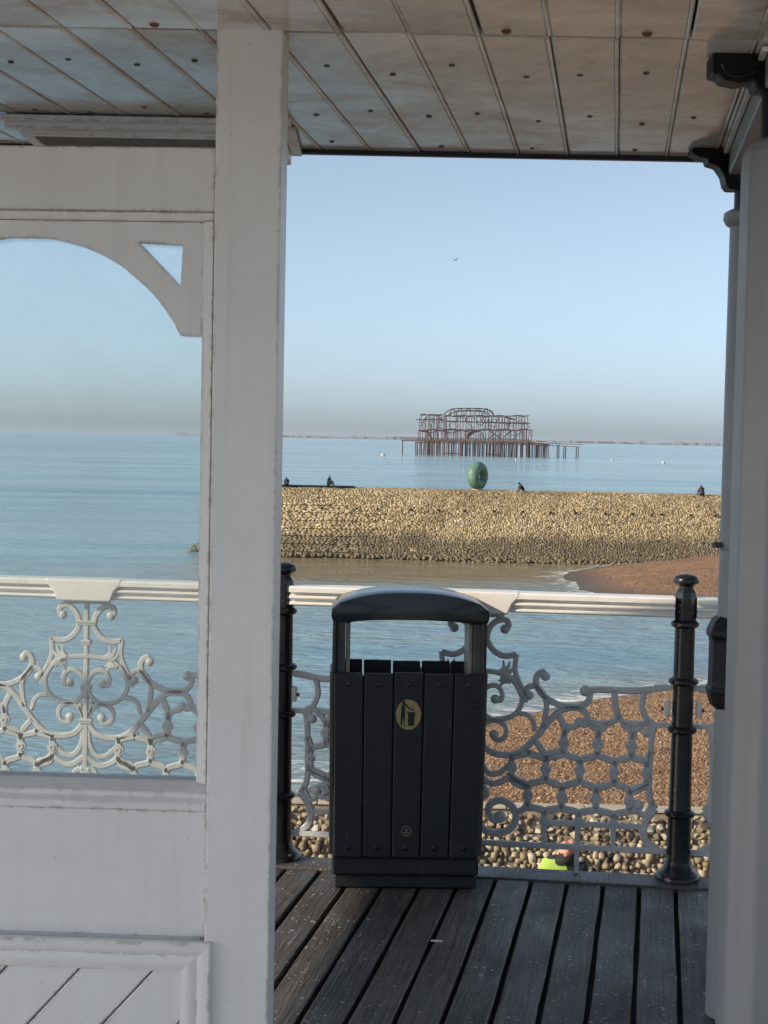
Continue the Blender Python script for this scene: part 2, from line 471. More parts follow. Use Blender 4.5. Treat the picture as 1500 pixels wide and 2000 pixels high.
class MB:
    """collects shapes and links them as one mesh object"""

    def __init__(s):
        s.v = []
        s.f = []

    def add(s, vs, fs):
        n = len(s.v)
        s.v += [tuple(p) for p in vs]
        s.f += [tuple(i + n for i in f) for f in fs]
        return s

    def box(s, x0, x1, y0, y1, z0, z1):
        return s.add([(x0, y0, z0), (x1, y0, z0), (x1, y1, z0), (x0, y1, z0), (x0, y0, z1), (x1, y0, z1), (x1, y1, z1), (x0, y1, z1)],
                     [(0, 3, 2, 1), (4, 5, 6, 7), (0, 1, 5, 4), (1, 2, 6, 5), (2, 3, 7, 6), (3, 0, 4, 7)])

    def prism(s, poly, lo, hi, axis='y', holes=()):
        """poly: list of (a, b); axis 'y' -> (a, y, b); 'x' -> (x, a, b); 'z' -> (a, b, z)"""
        def p3(a, b, c):
            return {'y': (a, c, b), 'x': (c, a, b), 'z': (a, b, c)}[axis]
        loops = [list(poly)] + [list(h) for h in holes]
        flat = [q for l in loops for q in l]
        tris = tessellate_polygon([[Vector((a, b, 0)) for a, b in l] for l in loops])
        n = len(flat)
        vs = [p3(a, b, lo) for a, b in flat] + [p3(a, b, hi) for a, b in flat]
        fs = [tuple(t) for t in tris] + [tuple(i + n for i in reversed(t)) for t in tris]
        k = 0
        for l in loops:
            m = len(l)
            for i in range(m):
                j = (i + 1) % m
                fs.append((k + i, k + j, k + j + n, k + i + n))
            k += m
        return s.add(vs, fs)

    def lathe(s, prof, seg=24, cx=0.0, cy=0.0, phase=0.0, sq=1.0):
        vs, fs = [], []
        for r, z in prof:
            for i in range(seg):
                a = 2 * math.pi * i / seg + phase
                vs.append((cx + r * math.cos(a), cy + r * sq * math.sin(a), z))
        for k in range(len(prof) - 1):
            for i in range(seg):
                j = (i + 1) % seg
                fs.append((k * seg + i, k * seg + j, (k + 1) * seg + j, (k + 1) * seg + i))
        fs.append(tuple(reversed(range(seg))))
        fs.append(tuple((len(prof) - 1) * seg + i for i in range(seg)))
        return s.add(vs, fs)

    def bar(s, p, q, r, seg=6):
        return s.tube([p, q], r, r, seg)

    def tube(s, pts, w, d=None, seg=8, up=None, taper=None, flat=False):
        d = d or w
        pts = [Vector(p) for p in pts]
        vs, fs = [], []
        for i, p in enumerate(pts):
            t = (pts[min(i + 1, len(pts) - 1)] - pts[max(i - 1, 0)]).normalized()
            u = Vector(up) if up else (Vector((0, 0, 1)) if abs(t.z) < 0.9 else Vector((0, 1, 0)))
            a = t.cross(u).normalized()
            c = a.cross(t).normalized()
            k = taper(i / max(1, len(pts) - 1)) if taper else 1.0
            for j in range(seg):
                if flat:
                    ca, sa = FLAT[j]
                else:
                    an = 2 * math.pi * (j + 0.5) / seg
                    ca, sa = math.cos(an), math.sin(an)
                vs.append(p + a * (w * k * ca) + c * (d * k * sa))
        for i in range(len(pts) - 1):
            for j in range(seg):
                k = (j + 1) % seg
                fs.append((i * seg + j, i * seg + k, (i + 1) * seg + k, (i + 1) * seg + j))
        fs.append(tuple(reversed(range(seg))))
        fs.append(tuple((len(pts) - 1) * seg + i for i in range(seg)))
        return s.add(vs, fs)

    def ball(s, c, rx, ry=None, rz=None, seg=10, rings=6):
        ry = ry or rx
        rz = rz or rx
        vs = [(c[0], c[1], c[2] - rz)]
        for i in range(1, rings):
            ph = -math.pi / 2 + math.pi * i / rings
            for j in range(seg):
                a = 2 * math.pi * j / seg
                vs.append((c[0] + rx * math.cos(ph) * math.cos(a), c[1] + ry * math.cos(ph) * math.sin(a), c[2] + rz * math.sin(ph)))
        vs.append((c[0], c[1], c[2] + rz))
        fs = [(0, 1 + (j + 1) % seg, 1 + j) for j in range(seg)]
        for i in range(rings - 2):
            for j in range(seg):
                a, b2 = 1 + i * seg + j, 1 + i * seg + (j + 1) % seg
                fs.append((a, b2, b2 + seg, a + seg))
        t = len(vs) - 1
        o = 1 + (rings - 2) * seg
        fs += [(t, o + j, o + (j + 1) % seg) for j in range(seg)]
        return s.add(vs, fs)

    def mesh(s, name, mat, bevel=0.0, smooth=False, segs=1, angle=None):
        me = bpy.data.meshes.new(name)
        me.from_pydata(s.v, [], s.f)
        bm = bmesh.new()
        bm.from_mesh(me)
        bmesh.ops.recalc_face_normals(bm, faces=bm.faces)
        if bevel:
            es = [e for e in bm.edges if len(e.link_faces) == 2 and e.calc_face_angle(0) > R(30)]
            bmesh.ops.bevel(bm, geom=es, offset=bevel, segments=segs, profile=0.5, affect='EDGES', clamp_overlap=True)
        if smooth:
            lim = angle or R(40)
            for f in bm.faces:
                f.smooth = True
            for e in bm.edges:
                if len(e.link_faces) == 2 and e.calc_face_angle(0) > lim:
                    e.smooth = False
        bm.to_mesh(me)
        bm.free()
        for mm in (mat if isinstance(mat, (list, tuple)) else [mat]):
            me.materials.append(mm)
        return me

    def build(s, name, mat, parent=None, bevel=0.0, smooth=False, segs=1, **tags):
        return link(name, s.mesh(name, mat, bevel, smooth, segs), parent, **tags)


def link(name, me, parent=None, loc=None, rot=None, **tags):
    o = bpy.data.objects.new(name, me)
    COL.objects.link(o)
    if parent is not None:
        o.parent = parent
    if loc is not None:
        o.location = loc
    if rot is not None:
        o.rotation_euler = rot
    for k, v in tags.items():
        o[k] = v
    return o


def thing(name, label, category, loc=(0, 0, 0), rz=0.0, group=None):
    o = bpy.data.objects.new(name, None)
    COL.objects.link(o)
    o.empty_display_size = 0.1
    o.location = loc
    o.rotation_euler = (0, 0, rz)
    o['label'] = label
    o['category'] = category
    if group:
        o['group'] = group
    return o


def tag(o, label, category, group=None):
    o['label'] = label
    o['category'] = category
    if group:
        o['group'] = group
    return o


def copy_tree(o, parent=None):
    c = o.copy()
    COL.objects.link(c)
    c.parent = parent
    for ch in list(o.children):
        copy_tree(ch, c)
    return c


def smooth_path(pts, n=6):
    """Catmull-Rom through the points"""
    P = [Vector(p) for p in pts]
    if len(P) < 3:
        return P
    out = []
    for i in range(len(P) - 1):
        p0, p1, p2, p3 = P[max(i - 1, 0)], P[i], P[i + 1], P[min(i + 2, len(P) - 1)]
        for k in range(n):
            t = k / n
            out.append(0.5 * ((2 * p1) + (p2 - p0) * t + (2 * p0 - 5 * p1 + 4 * p2 - p3) * t * t + (3 * p1 - p0 - 3 * p2 + p3) * t ** 3))
    out.append(P[-1])
    return out


def np_mesh(name, verts, quads_or_tris, mat, tone=None):
    """verts (n,3), faces (m,k) int arrays; tone: per-vertex value stored as an attribute"""
    me = bpy.data.meshes.new(name)
    n, (m, k) = len(verts), quads_or_tris.shape
    me.vertices.add(n)
    me.vertices.foreach_set('co', np.asarray(verts, np.float32).ravel())
    me.loops.add(m * k)
    me.loops.foreach_set('vertex_index', quads_or_tris.astype(np.int32).ravel())
    me.polygons.add(m)
    me.polygons.foreach_set('loop_start', np.arange(0, m * k, k, dtype=np.int32))
    me.polygons.foreach_set('loop_total', np.full(m, k, np.int32))
    me.update(calc_edges=True)
    if tone is not None:
        for nm, arr in (tone.items() if isinstance(tone, dict) else [('tone', tone)]):
            a = me.attributes.new(nm, 'FLOAT', 'POINT')
            a.data.foreach_set('value', np.asarray(arr, np.float32))
    me.materials.append(mat)
    return me


OCT_V = np.array([(1, 0, 0), (-1, 0, 0), (0, 1, 0), (0, -1, 0), (0, 0, 1), (0, 0, -1)], float)
OCT_F = np.array([(0, 2, 4), (2, 1, 4), (1, 3, 4), (3, 0, 4), (2, 0, 5), (1, 2, 5), (3, 1, 5), (0, 3, 5)])
# a cube with cut corners reads as a rough stone
CUB_V = np.array([(x, y, z) for z in (-1, 1) for y in (-1, 1) for x in (-1, 1)], float)
CUB_F = np.array([(0, 2, 3), (0, 3, 1), (4, 5, 7), (4, 7, 6), (0, 1, 5), (0, 5, 4), (1, 3, 7), (1, 7, 5), (3, 2, 6), (3, 6, 7), (2, 0, 4), (2, 4, 6)])


def scatter(base_v, base_f, centres, sizes, jitter, axes=None, spin=True):
    """many small stones as one vertex/face array; sizes (n,3); axes (3,3) local frame rows"""
    n, k = len(centres), len(base_v)
    v = base_v[None] * (1 + RNG.uniform(-jitter, jitter, (n, k, 3)))
    v = v * sizes[:, None, :]
    if spin:
        a = RNG.uniform(0, 2 * np.pi, n)
        c, s_ = np.cos(a)[:, None], np.sin(a)[:, None]
        x, y = v[..., 0] * c - v[..., 1] * s_, v[..., 0] * s_ + v[..., 1] * c
        b = RNG.uniform(-0.6, 0.6, n)
        c, s_ = np.cos(b)[:, None], np.sin(b)[:, None]
        z = v[..., 2]
        v = np.stack([x, y * c - z * s_, y * s_ + z * c], -1)
    if axes is not None:
        v = v @ np.asarray(axes)
    v = v + centres[:, None, :]
    f = base_f[None] + (np.arange(n) * k)[:, None, None]
    return v.reshape(-1, 3), f.reshape(-1, base_f.shape[1]), n, k


# ================================================================== THE SETTING
SEA_Z = -7.4
# waterline, land on its right-hand side
SHORE = [(-60, -40), (-14, 18), (-7, 29), (-2.2, 38.4), (-0.4, 43), (1.9, 48.1), (3.5, 50), (5.3, 51.2), (6.9, 53.4), (10.8, 56.6), (14, 59), (22, 63),
         (38, 70), (44, 76), (38, 82), (26, 85.5), (19, 86.9), (15, 88.9), (13, 90.5), (12.2, 94), (12.5, 97.8), (12.0, 102), (12.8, 106), (14.5, 109),
         (17, 113), (22, 117), (60, 119), (300, 121), (890, 122)]


def shore_dist(x, y):
    """signed distance to the waterline, positive on land"""
    P = np.array(SHORE, float)
    pts = np.stack([x, y], -1)
    best = np.full(x.shape, 1e9)
    for a, b in zip(P[:-1], P[1:]):
        d = b - a
        t = np.clip(((pts - a) @ d) / (d @ d), 0, 1)
        q = a + t[..., None] * d
        best = np.minimum(best, np.hypot(pts[..., 0] - q[..., 0], pts[..., 1] - q[..., 1]))
    inside = np.zeros(x.shape, bool)
    poly = np.vstack([P, [(900, 122), (900, -40)]])
    j = len(poly) - 1
    for i in range(len(poly)):
        xi, yi = poly[i]
        xj, yj = poly[j]
        cond = ((yi > y) != (yj > y)) & (x < (xj - xi) * (y - yi) / (yj - yi + 1e-12) + xi)
        inside ^= cond
        j = i
    return np.where(inside, best, -best)


def fbm(x, y, s=1.0):
    return (np.sin(x * 0.9 * s + 1.3 * np.sin(y * 0.7 * s)) + np.sin(y * 1.3 * s + 1.7 * np.sin(x * 0.6 * s + 2)) + 0.6 * np.sin((x + y) * 2.1 * s + 0.5)) / 2.6


def beach_z(x, y):
    d = shore_dist(x, y)
    far = np.clip((y - 66) / 14, 0, 1)
    slope = 0.150 * (1 - far) + 0.15 * far
    z = SEA_Z + np.where(d > 0, slope * d, 0.12 * d)
    z = np.minimum(z, -3.95 - 1.5 * far + 0.0 * x)
    z = np.maximum(z, -10.5)
    z += np.where(d > 1.0, 0.10 * fbm(x, y, 0.55) + 0.035 * fbm(x, y, 1.9), 0) * np.clip(d / 4, 0, 1)
    near = y < 21.9
    z = np.where(near, -4.38 - 0.08 * (y - 16.5) + 0.02 * fbm(x, y, 3), z)
    return z


def grid(xs, ys):
    X, Y = np.meshgrid(xs, ys)
    nx, ny = len(xs), len(ys)
    i = np.arange(nx * ny).reshape(ny, nx)
    q = np.stack([i[:-1, :-1], i[:-1, 1:], i[1:, 1:], i[1:, :-1]], -1).reshape(-1, 4)
    return X.ravel(), Y.ravel(), q


# ---- sea: one sheet out to the horizon, finer near the pier
def axis(lo, hi, step, far):
    a = list(np.arange(lo, hi + step, step))
    k = step
    while a[-1] < far:
        k *= 1.35
        a.append(a[-1] + k)
    k = step
    while a[0] > -far:
        k *= 1.35
        a.insert(0, a[0] - k)
    return np.array(a)


X, Y, q = grid(axis(-40, 50, 0.8, 24000), axis(14, 125, 0.8, 24000))
d = shore_dist(X, Y)
shore = np.where(Y > 117, 0, np.clip(1 + d / 5.0, 0, 1))
lee = np.clip((Y - 78) / 22, 0, 1) * np.clip((125 - Y) / 4, 0, 1) * np.clip((X + 22) / 14, 0, 1)
silt = np.clip(np.maximum(np.clip(1 + d / 9.0, 0, 1) * 0.75, lee), 0, 1)
zs = np.full(X.shape, SEA_Z) + np.where((np.abs(X) < 60) & (Y < 140) & (Y > 10), 0.03 * fbm(X * 0.4, Y * 1.6, 0.9), 0)
me = np_mesh('sea', np.stack([X, Y, zs], -1), q, M['sea'], {'shore': shore, 'silt': silt})
for p in me.polygons:
    p.use_smooth = True
link('sea', me, kind='structure')

# ---- beach: one sheet of shingle, its stones on top where they can be told apart
X, Y, q = grid(np.concatenate([np.arange(-30, 34, 0.5), np.arange(34, 200, 6)]), np.concatenate([np.arange(2, 21.5, 1.0), np.arange(21.95, 60, 0.45), np.arange(60, 126, 0.8)]))
me = np_mesh('beach', np.stack([X, Y, beach_z(X, Y)], -1), q, M['beach'])
for p in me.polygons:
    p.use_smooth = True
beach = link('beach', me, kind='structure')

n = 130000
px = RNG.uniform(-2.0, 16, n)
py = 22.5 + 36 * RNG.power(1.35, n) ** 1.0
dd = shore_dist(px, py)
k = (dd > 0.6) & (px < (py / 3000 * 700) + 0.6) & (px > (py / 3000 * -220) - 0.2)
px, py = px[k], py[k]
n = len(px)
sz = RNG.lognormal(math.log(0.027), 0.38, (n, 1)) * RNG.uniform(0.75, 1.25, (n, 3)) * np.array([1, 1, 0.7])
v, f, n, k = scatter(OCT_V, OCT_F, np.stack([px, py, beach_z(px, py) + 0.006], -1), sz, 0.22)
me = np_mesh('shingle', v, f, M['shingle'], np.repeat(RNG.uniform(0, 1, n), k))
link('shingle', me, kind='stuff', label='orange brown shingle stones covering the beach beyond the railing', category='shingle')

# ================================================================== FLINT WALL below the pier
wall_o = thing('flint_wall', 'low sea wall of large pale flints with a flat coping, beyond the deck edge', 'wall', (0, 22.0, 0), R(-1.2))
WX0, WX1 = -6.0, 12.0
mb = MB()
mb.prism([(-0.75, -5.2), (0.0, -3.635), (0.2, -3.635), (0.2, -5.2)], WX0, WX1, 'x')
mb.build('wall_core', M['mortar'], wall_o)
x = WX0
while x < WX1:
    w = random.uniform(1.1, 1.7)
    MB().box(x + 0.008, min(x + w, WX1) - 0.008, -0.04, 0.24, -3.63, -3.585).build('coping_slab', M['coping'], wall_o, bevel=0.012)
    x += w


def flint_mesh(i):
    bm = bmesh.new()
    rr = random.Random(100 + i)
    for _ in range(15):
        p = Vector((rr.gauss(0, 1), rr.gauss(0, 1), rr.gauss(0, 1))).normalized()
        p = Vector((p.x * 1.1, p.y * 0.75, p.z * 0.85)) * rr.uniform(0.86, 1.08)
        bm.verts.new(p)
    r = bmesh.ops.convex_hull(bm, input=bm.verts)
    bmesh.ops.delete(bm, geom=[g for g in r['geom_interior'] if isinstance(g, bmesh.types.BMVert)], context='VERTS')
    me = bpy.data.meshes.new('stone')
    bm.to_mesh(me)
    bm.free()
    t = [0.02, 0.2, 0.35, 0.5, 0.62, 0.78, 0.9, 1.0][i % 8]
    a = me.attributes.new('tone', 'FLOAT', 'POINT')
    a.data.foreach_set('value', [t] * len(me.vertices))
    me.materials.append(M['flint'])
    return me


FL = [flint_mesh(i) for i in range(16)]
spots = []
rows = 20
for rI in range(rows):
    t = (rI + 0.5) / rows                      # 0 top .. 1 foot
    z = -3.68 - 1.43 * t
    y = -0.70 * t - 0.02
    x = WX0 + random.uniform(0, 0.1)
    while x < WX1:
        s = random.uniform(0.034, 0.078)
        spots.append((x + s, y + random.uniform(-0.05, 0.02), z + random.uniform(-0.035, 0.035), s))
        x += s * 1.72
vis = sorted(spots, key=lambda p: (not (-1.7 < p[0] < 5.0), -p[2]))
for i, (x, y, z, s) in enumerate(vis[:300]):
    o = link('stone', random.choice(FL), wall_o, (x, y, z), (random.uniform(0, 6.3), random.uniform(-0.5, 0.5), random.uniform(0, 6.3)))
    o.scale = (s * random.uniform(0.9, 1.25), s * random.uniform(0.9, 1.2), s * random.uniform(0.85, 1.15))
rest = np.array(vis[300:])
v, f, n, k = scatter(CUB_V, CUB_F, rest[:, :3], np.repeat(rest[:, 3:4], 3, 1) * 0.66, 0.35)
link('stone_fill', np_mesh('stone_fill', v, f, M['flint'], np.repeat(RNG.uniform(0, 1, n), k)), wall_o, kind='stuff')
# cobbles lying on the ground in front of the wall
n = 5200
cx = RNG.uniform(-3, 8, n)
cy = RNG.uniform(13.5, 21.4, n)
sz = RNG.uniform(0.05, 0.11, (n, 1)) * RNG.uniform(0.75, 1.2, (n, 3))
v, f, n, k = scatter(CUB_V, CUB_F, np.stack([cx, cy, beach_z(cx, cy) + 0.02], -1), sz * 0.8, 0.35)
link('cobbles', np_mesh('cobbles', v, f, M['flint'], np.repeat(RNG.uniform(0, 1, n), k)), kind='stuff', label='loose pale flint cobbles lying below the deck', category='cobbles')

# ================================================================== THE LONG GROYNE
gro = thing('stone_groyne', 'long sloping stone groyne with golden pebbly top and dark wet foot', 'groyne', (0, 115, SEA_Z))
# profile (y, z) in local coordinates, foot to crown to the far side
PROF = [(-0.2, -1.2), (0.0, 0.0), (1.2, 1.65), (2.4, 3.2), (3.4, 4.45), (4.3, 5.0), (5.6, 5.10), (8.5, 5.05), (10.5, 3.0), (13.0, -1.2)]
GX0, GX1 = -10.8, 70.0


def groyne_profile(t):
    L = [0]
    P = np.array(PROF)
    for a, b in zip(P[:-1], P[1:]):
        L.append(L[-1] + np.hypot(*(b - a)))
    L = np.array(L)
    t = np.asarray(t)
    return np.interp(t, L, P[:, 0]), np.interp(t, L, P[:, 1]), L[-1]


mb = MB()
core = [(y * 1.0 + (0.012 if i < 6 else 0), z - (0.02 if i in (5, 6, 7) else 0.0)) for i, (y, z) in enumerate(PROF)]
mb.prism(core, GX0, GX1, 'x')
mb.build('core', M['groyne_mortar'], gro)
# rounded seaward head: the profile swept round
mb = MB()
vs, fs = [], []
SEG = 14
half = [(y, z) for y, z in core if y <= 6.0]
for i in range(SEG + 1):
    a = math.pi * i / SEG
    for y, z in half:
        rr = 6.0 - y
        vs.append((GX0 - rr * math.sin(a) * 0.55, 6.0 - rr * math.cos(a), z))
m_ = len(half)
for i in range(SEG):
    for j in range(m_ - 1):
        fs.append((i * m_ + j, (i + 1) * m_ + j, (i + 1) * m_ + j + 1, i * m_ + j + 1))
mb.add(vs, fs)
mb.build('head', M['groyne'], gro, smooth=True)
# low toe of loose blocks off the head
tv = np.stack([RNG.uniform(-15.0, -13.4, 60), RNG.uniform(3, 8, 60), RNG.uniform(-0.25, 0.25, 60)], -1)
v, f, n, k = scatter(CUB_V, CUB_F, tv, RNG.uniform(0.1, 0.24, (60, 3)), 0.3)
link('toe_blocks', np_mesh('toe_blocks', v, f, M['groyne'], np.repeat(RNG.uniform(0, 1, n), k)), gro, kind='stuff')
# facing: squared courses on the seaward part, rough flints landward and on the crown
cs, ss, tn, sqs = [], [], [], []
L_tot = 9.4
t = 0.95
row = 0
while t < 9.6:
    h = RNG.uniform(0.10, 0.15)
    x = -11.0 + RNG.uniform(0, 0.3)
    lost = 0.04 if t < 6.2 else 0.0
    while x < 34:
        # how squared the masonry is at this spot
        sq = max(0.40, np.clip((4.0 - x) / 7.0, 0, 1)) * (1.0 if 1.3 < t < 6.1 else 0.45)
        w = (0.09 + 0.24 * sq) * RNG.lognormal(0, 0.33)
        if RNG.random() > lost:
            cs.append((x + w / 2, t + h / 2 + RNG.normal(0, 0.03 * (1 - sq)), RNG.normal(0, 0.004 + 0.008 * (1 - sq)) + (0.13 * max(0, sq - 0.4) if row % 6 == 0 else 0)))
            sqs.append(sq)
            ss.append((w * (0.5 + 0.06 * (1 - sq)), h * (0.485 + 0.07 * (1 - sq)) * RNG.uniform(0.85, 1.1), RNG.uniform(0.024, 0.038)))
            tn.append(RNG.uniform(0, 1))
        x += w
    t += h * 0.93
    row += 1
cs = np.array(cs)
ss = np.array(ss)
yy, zz, _ = groyne_profile(cs[:, 1])
y2, z2, _ = groyne_profile(cs[:, 1] + 0.05)
ty, tz = y2 - yy, z2 - zz
l = np.hypot(ty, tz) + 1e-9
ty, tz = ty / l, tz / l
nb = len(cs)
base = CUB_V[None] * (1 + RNG.uniform(-0.15, 0.04, (nb, 8, 3)) * (1 - 0.6 * np.array(sqs))[:, None, None] * np.array([1.5, 1.5, 0.35]))
base = base * ss[:, None, :]
wob = 0.02 * fbm(cs[:, 0], cs[:, 1] * 2, 0.5)
gx = cs[:, 0][:, None] + base[..., 0]
off = (cs[:, 2] + wob)[:, None] + base[..., 2]
gy = yy[:, None] + ty[:, None] * base[..., 1] - tz[:, None] * off
gz = zz[:, None] + tz[:, None] * base[..., 1] + ty[:, None] * off
v = np.stack([gx, gy, gz], -1).reshape(-1, 3)
f = (CUB_F[None] + (np.arange(nb) * 8)[:, None, None]).reshape(-1, 3)
link('facing_stones', np_mesh('facing_stones', v, f, M['groyne'], np.repeat(np.array(tn), 8)), gro, kind='stuff')
# rubble along the foot
n = 2600
fx = RNG.uniform(-10, 19, n)
fy = -RNG.power(2.2, n) * 0 - RNG.exponential(0.35, n) * np.clip((fx + 6) / 10, 0.3, 1.6)
v, f, n, k = scatter(CUB_V, CUB_F, np.stack([fx, fy, 0.12 + fy * 0.1 + RNG.uniform(-0.1, 0.15, n)], -1), RNG.uniform(0.05, 0.14, (n, 3)), 0.35)
link('foot_rubble', np_mesh('foot_rubble', v, f, M['groyne'], np.repeat(RNG.uniform(0, 1, n), k)), gro, kind='stuff')
# weep holes
for x in np.arange(-4.5, 26, 2.15):
    yy1, zz1, _ = groyne_profile(5.6)
    MB().ball((x + random.uniform(-0.3, 0.3), float(yy1) - 0.16, float(zz1) + 0.1), 0.13, 0.06, 0.1, 8, 5).build('weep_hole', M['ink'], gro)
GTOP = SEA_Z + 5.16

o = MB().box(-9.5, -2.3, 0, 0.4, 0, 0.13).build('dark_kerb', M['fascia'], None, bevel=0.02, smooth=False)
o.location = (0, 119.9, GTOP - 0.04)
tag(o, 'low dark kerb on top of the groyne at its seaward end', 'kerb')

# ---- upright ring sculpture, a plain stand-in
ring = thing('ring_sculpture', 'big upright green ring sculpture standing on the groyne', 'sculpture', (7.3, 120.6, GTOP - 0.06), R(-33))
mb = MB()
vs, fs = [], []
SA, SB = 40, 20
for i in range(SA):
    a = 2 * math.pi * i / SA
    for j in range(SB):
        b_ = 2 * math.pi * j / SB
        rr = 0.70 + 0.42 * math.cos(b_)
        vs.append((0.50 * math.sin(b_), rr * math.cos(a), 1.12 + rr * math.sin(a)))
for i in range(SA):
    for j in range(SB):
        fs.append((i * SB + j, i * SB + (j + 1) % SB, ((i + 1) % SA) * SB + (j + 1) % SB, ((i + 1) % SA) * SB + j))
mb.add(vs, fs)
mb.build('ring', M['bronze'], ring, smooth=True)
MB().lathe([(0.42, -0.05), (0.42, 0.1), (0.3, 0.16)], 20).build('plinth', M['coping'], ring)

# ================================================================== RUINED PIER far out
ruin = thing('ruined_pier', 'rusting skeleton of a burnt-out pier pavilion standing in the sea', 'pier ruin', (47.5, 815, SEA_Z))
K = 0.0775


def cp(cx, cy, yo=0.0):
    """measured drawing of the ruin: metres from its middle"""
    return ((cx - 640) * K, yo, (426 + 0.02 * (cx - 640) - cy) * K)


rr = random.Random(5)
piles, deck_m, st1, st2, dome, wreck = MB(), MB(), MB(), MB(), MB(), MB()
for yo in (-12, -4, 4, 12):
    for cx in np.arange(240, 1035, 27):
        if rr.random() < 0.12:
            continue
        c = cx + rr.uniform(-7, 7)
        piles.bar(cp(c + rr.uniform(-3, 3), 440, yo), cp(c, 325, yo), 0.30, 5)
    for cx in (1060, 1075, 1110, 1127):
        piles.bar(cp(cx + rr.uniform(-4, 4), 446, yo), cp(cx, 345, yo), 0.26, 5)
for cx in (312, 345, 380, 540, 650, 790, 985):
    piles.bar(cp(cx, 440, -13), cp(cx, 325, -13), 0.55, 5)
for cx, h in ((145, 322), (1210, 350), (1256, 360), (1342, 360)):
    for yo in (-3, 5):
        piles.bar(cp(cx, 444, yo), cp(cx, h, yo), 0.28, 5)
for a, b in ((415, 405), (700, 420)):
    piles.bar(cp(a, 405, -12), cp(a + 110, b, -12), 0.3, 5)
for yo in (-13, 0, 13):
    deck_m.bar(cp(240, 316, yo), cp(1035, 334, yo), 0.45, 5)
    deck_m.bar(cp(240, 330, yo), cp(1130, 350, yo), 0.25, 5)
    deck_m.bar(cp(140, 318, yo * 0.4), cp(245, 318, yo * 0.4), 0.3, 5)
    deck_m.bar(cp(1030, 338, yo), cp(1135, 342, yo), 0.35, 5)
    deck_m.bar(cp(1130, 340, yo * 0.4), cp(1372, 345, yo * 0.4), 0.18, 5)
    deck_m.bar(cp(1130, 354, yo * 0.4), cp(1350, 362, yo * 0.4), 0.14, 5)
for i in range(70):
    c = rr.uniform(250, 1120)
    deck_m.bar(cp(c, 318 + (c - 640) * 0.02, -13), cp(c + rr.uniform(-25, 25), 345 + (c - 640) * 0.02, rr.uniform(-13, 0)), 0.16, 4)
for c in np.arange(1140, 1360, 22):
    deck_m.bar(cp(c, 341, -5), cp(c + 11, 358, -5), 0.1, 4)
for yo in (-11, 11):
    for cx in np.arange(262, 1020, 17):
        if rr.random() < 0.15:
            continue
        c = cx + rr.uniform(-4, 4)
        st1.bar(cp(c, 322, yo), cp(c + rr.uniform(-4, 4), 246, yo), 0.24, 4)
    st1.tube([cp(x, 247 + 2.5 * math.sin(x * 0.05) + rr.uniform(-5, 5), yo) for x in np.arange(258, 1035, 26)], 0.35, 0.35, 5)
    st1.tube([cp(x, 258 + 8 * math.sin(x * 0.043), yo) for x in np.arange(258, 700, 26)], 0.2, 0.2, 5)
    for cx in np.arange(262, 1000, 19):
        if rr.random() < 0.2 or (400 < cx < 470 and yo < 0 and rr.random() < 0.4):
            continue
        c = cx + rr.uniform(-4, 4)
        st2.bar(cp(c, 246, yo), cp(c + rr.uniform(-3, 3), 152 + rr.uniform(-6, 6), yo), 0.21, 4)
    st2.tube([cp(x, 142 + 0.02 * (x - 262) + rr.uniform(-3, 3), yo) for x in np.arange(262, 420, 22)], 0.26, 0.26, 5)
    st2.tube([cp(x, 152 + rr.uniform(-4, 4), yo) for x in np.arange(420, 995, 26)], 0.24, 0.24, 5)
    st2.tube([cp(x, 176 + rr.uniform(-2, 2), yo) for x in np.arange(236, 430, 24)], 0.2, 0.2, 5)
    st2.tube([cp(x, 188 + 0.025 * (x - 430) + rr.uniform(-3, 3), yo) for x in np.arange(430, 1012, 26)], 0.26, 0.26, 5)
    st2.tube([cp(348 + 68 * math.cos(a), 215 - 72 * math.sin(a), yo) for a in np.linspace(0.2, 2.94, 12)], 0.2, 0.2, 5)
    for c in (540, 600, 665, 720):
        st2.tube([cp(c + 26 * math.cos(a), 195 - 45 * math.sin(a), yo) for a in np.linspace(0, math.pi, 9)], 0.17, 0.17, 5)
for yo in (-9, -3, 3, 9):
    w = 170 * math.sqrt(max(0.05, 1 - (yo / 14.0) ** 2))
    hh = 58 * (1 - (yo / 16.0) ** 2)
    dome.tube([cp(595 + w * math.copysign(abs(math.cos(a)) ** 0.6, math.cos(a)), 155 - hh * math.sin(a) ** 0.7, yo) for a in np.linspace(0.0, math.pi, 18)], 0.24, 0.24, 5)
for cx in (482, 532, 590, 655, 712):
    dome.tube([cp(cx + 22 * t, 155 - 55 * math.sin(math.acos(min(1, abs(t)))), 11 * t) for t in np.linspace(-1, 1, 11)], 0.2, 0.2, 5)
    dome.tube([cp(cx - 20 * t, 155 - 53 * math.sin(math.acos(min(1, abs(t)))), 11 * t) for t in np.linspace(-1, 1, 11)], 0.16, 0.16, 5)
for a, b, w in (((570, 300), (640, 252), 0.6), ((575, 285), (620, 262), 0.8), ((740, 262), (800, 300), 0.3), ((820, 300), (880, 250), 0.35), ((850, 250), (868, 160), 0.3),
                ((300, 250), (340, 310), 0.3), ((460, 330), (430, 260), 0.25), ((780, 160), (760, 240), 0.25), ((830, 160), (900, 180), 0.4)):
    wreck.bar(cp(*a, -11.5), cp(*b, -9.5), w, 5)
for i in range(90):
    c, e = rr.uniform(270, 1000), rr.choice([(322, 250), (246, 160)])
    wreck.bar(cp(c, rr.uniform(*sorted(e)), -11), cp(c + rr.uniform(-40, 40), rr.uniform(*sorted(e)), rr.uniform(-11, 8)), 0.16, 4)
piles.build('iron_piles', M['ruin'], ruin, kind='stuff')
deck_m.build('deck_girders', M['ruin2'], ruin)
st1.build('lower_storey_frame', M['ruin'], ruin)
st2.build('upper_storey_frame', M['ruin'], ruin)
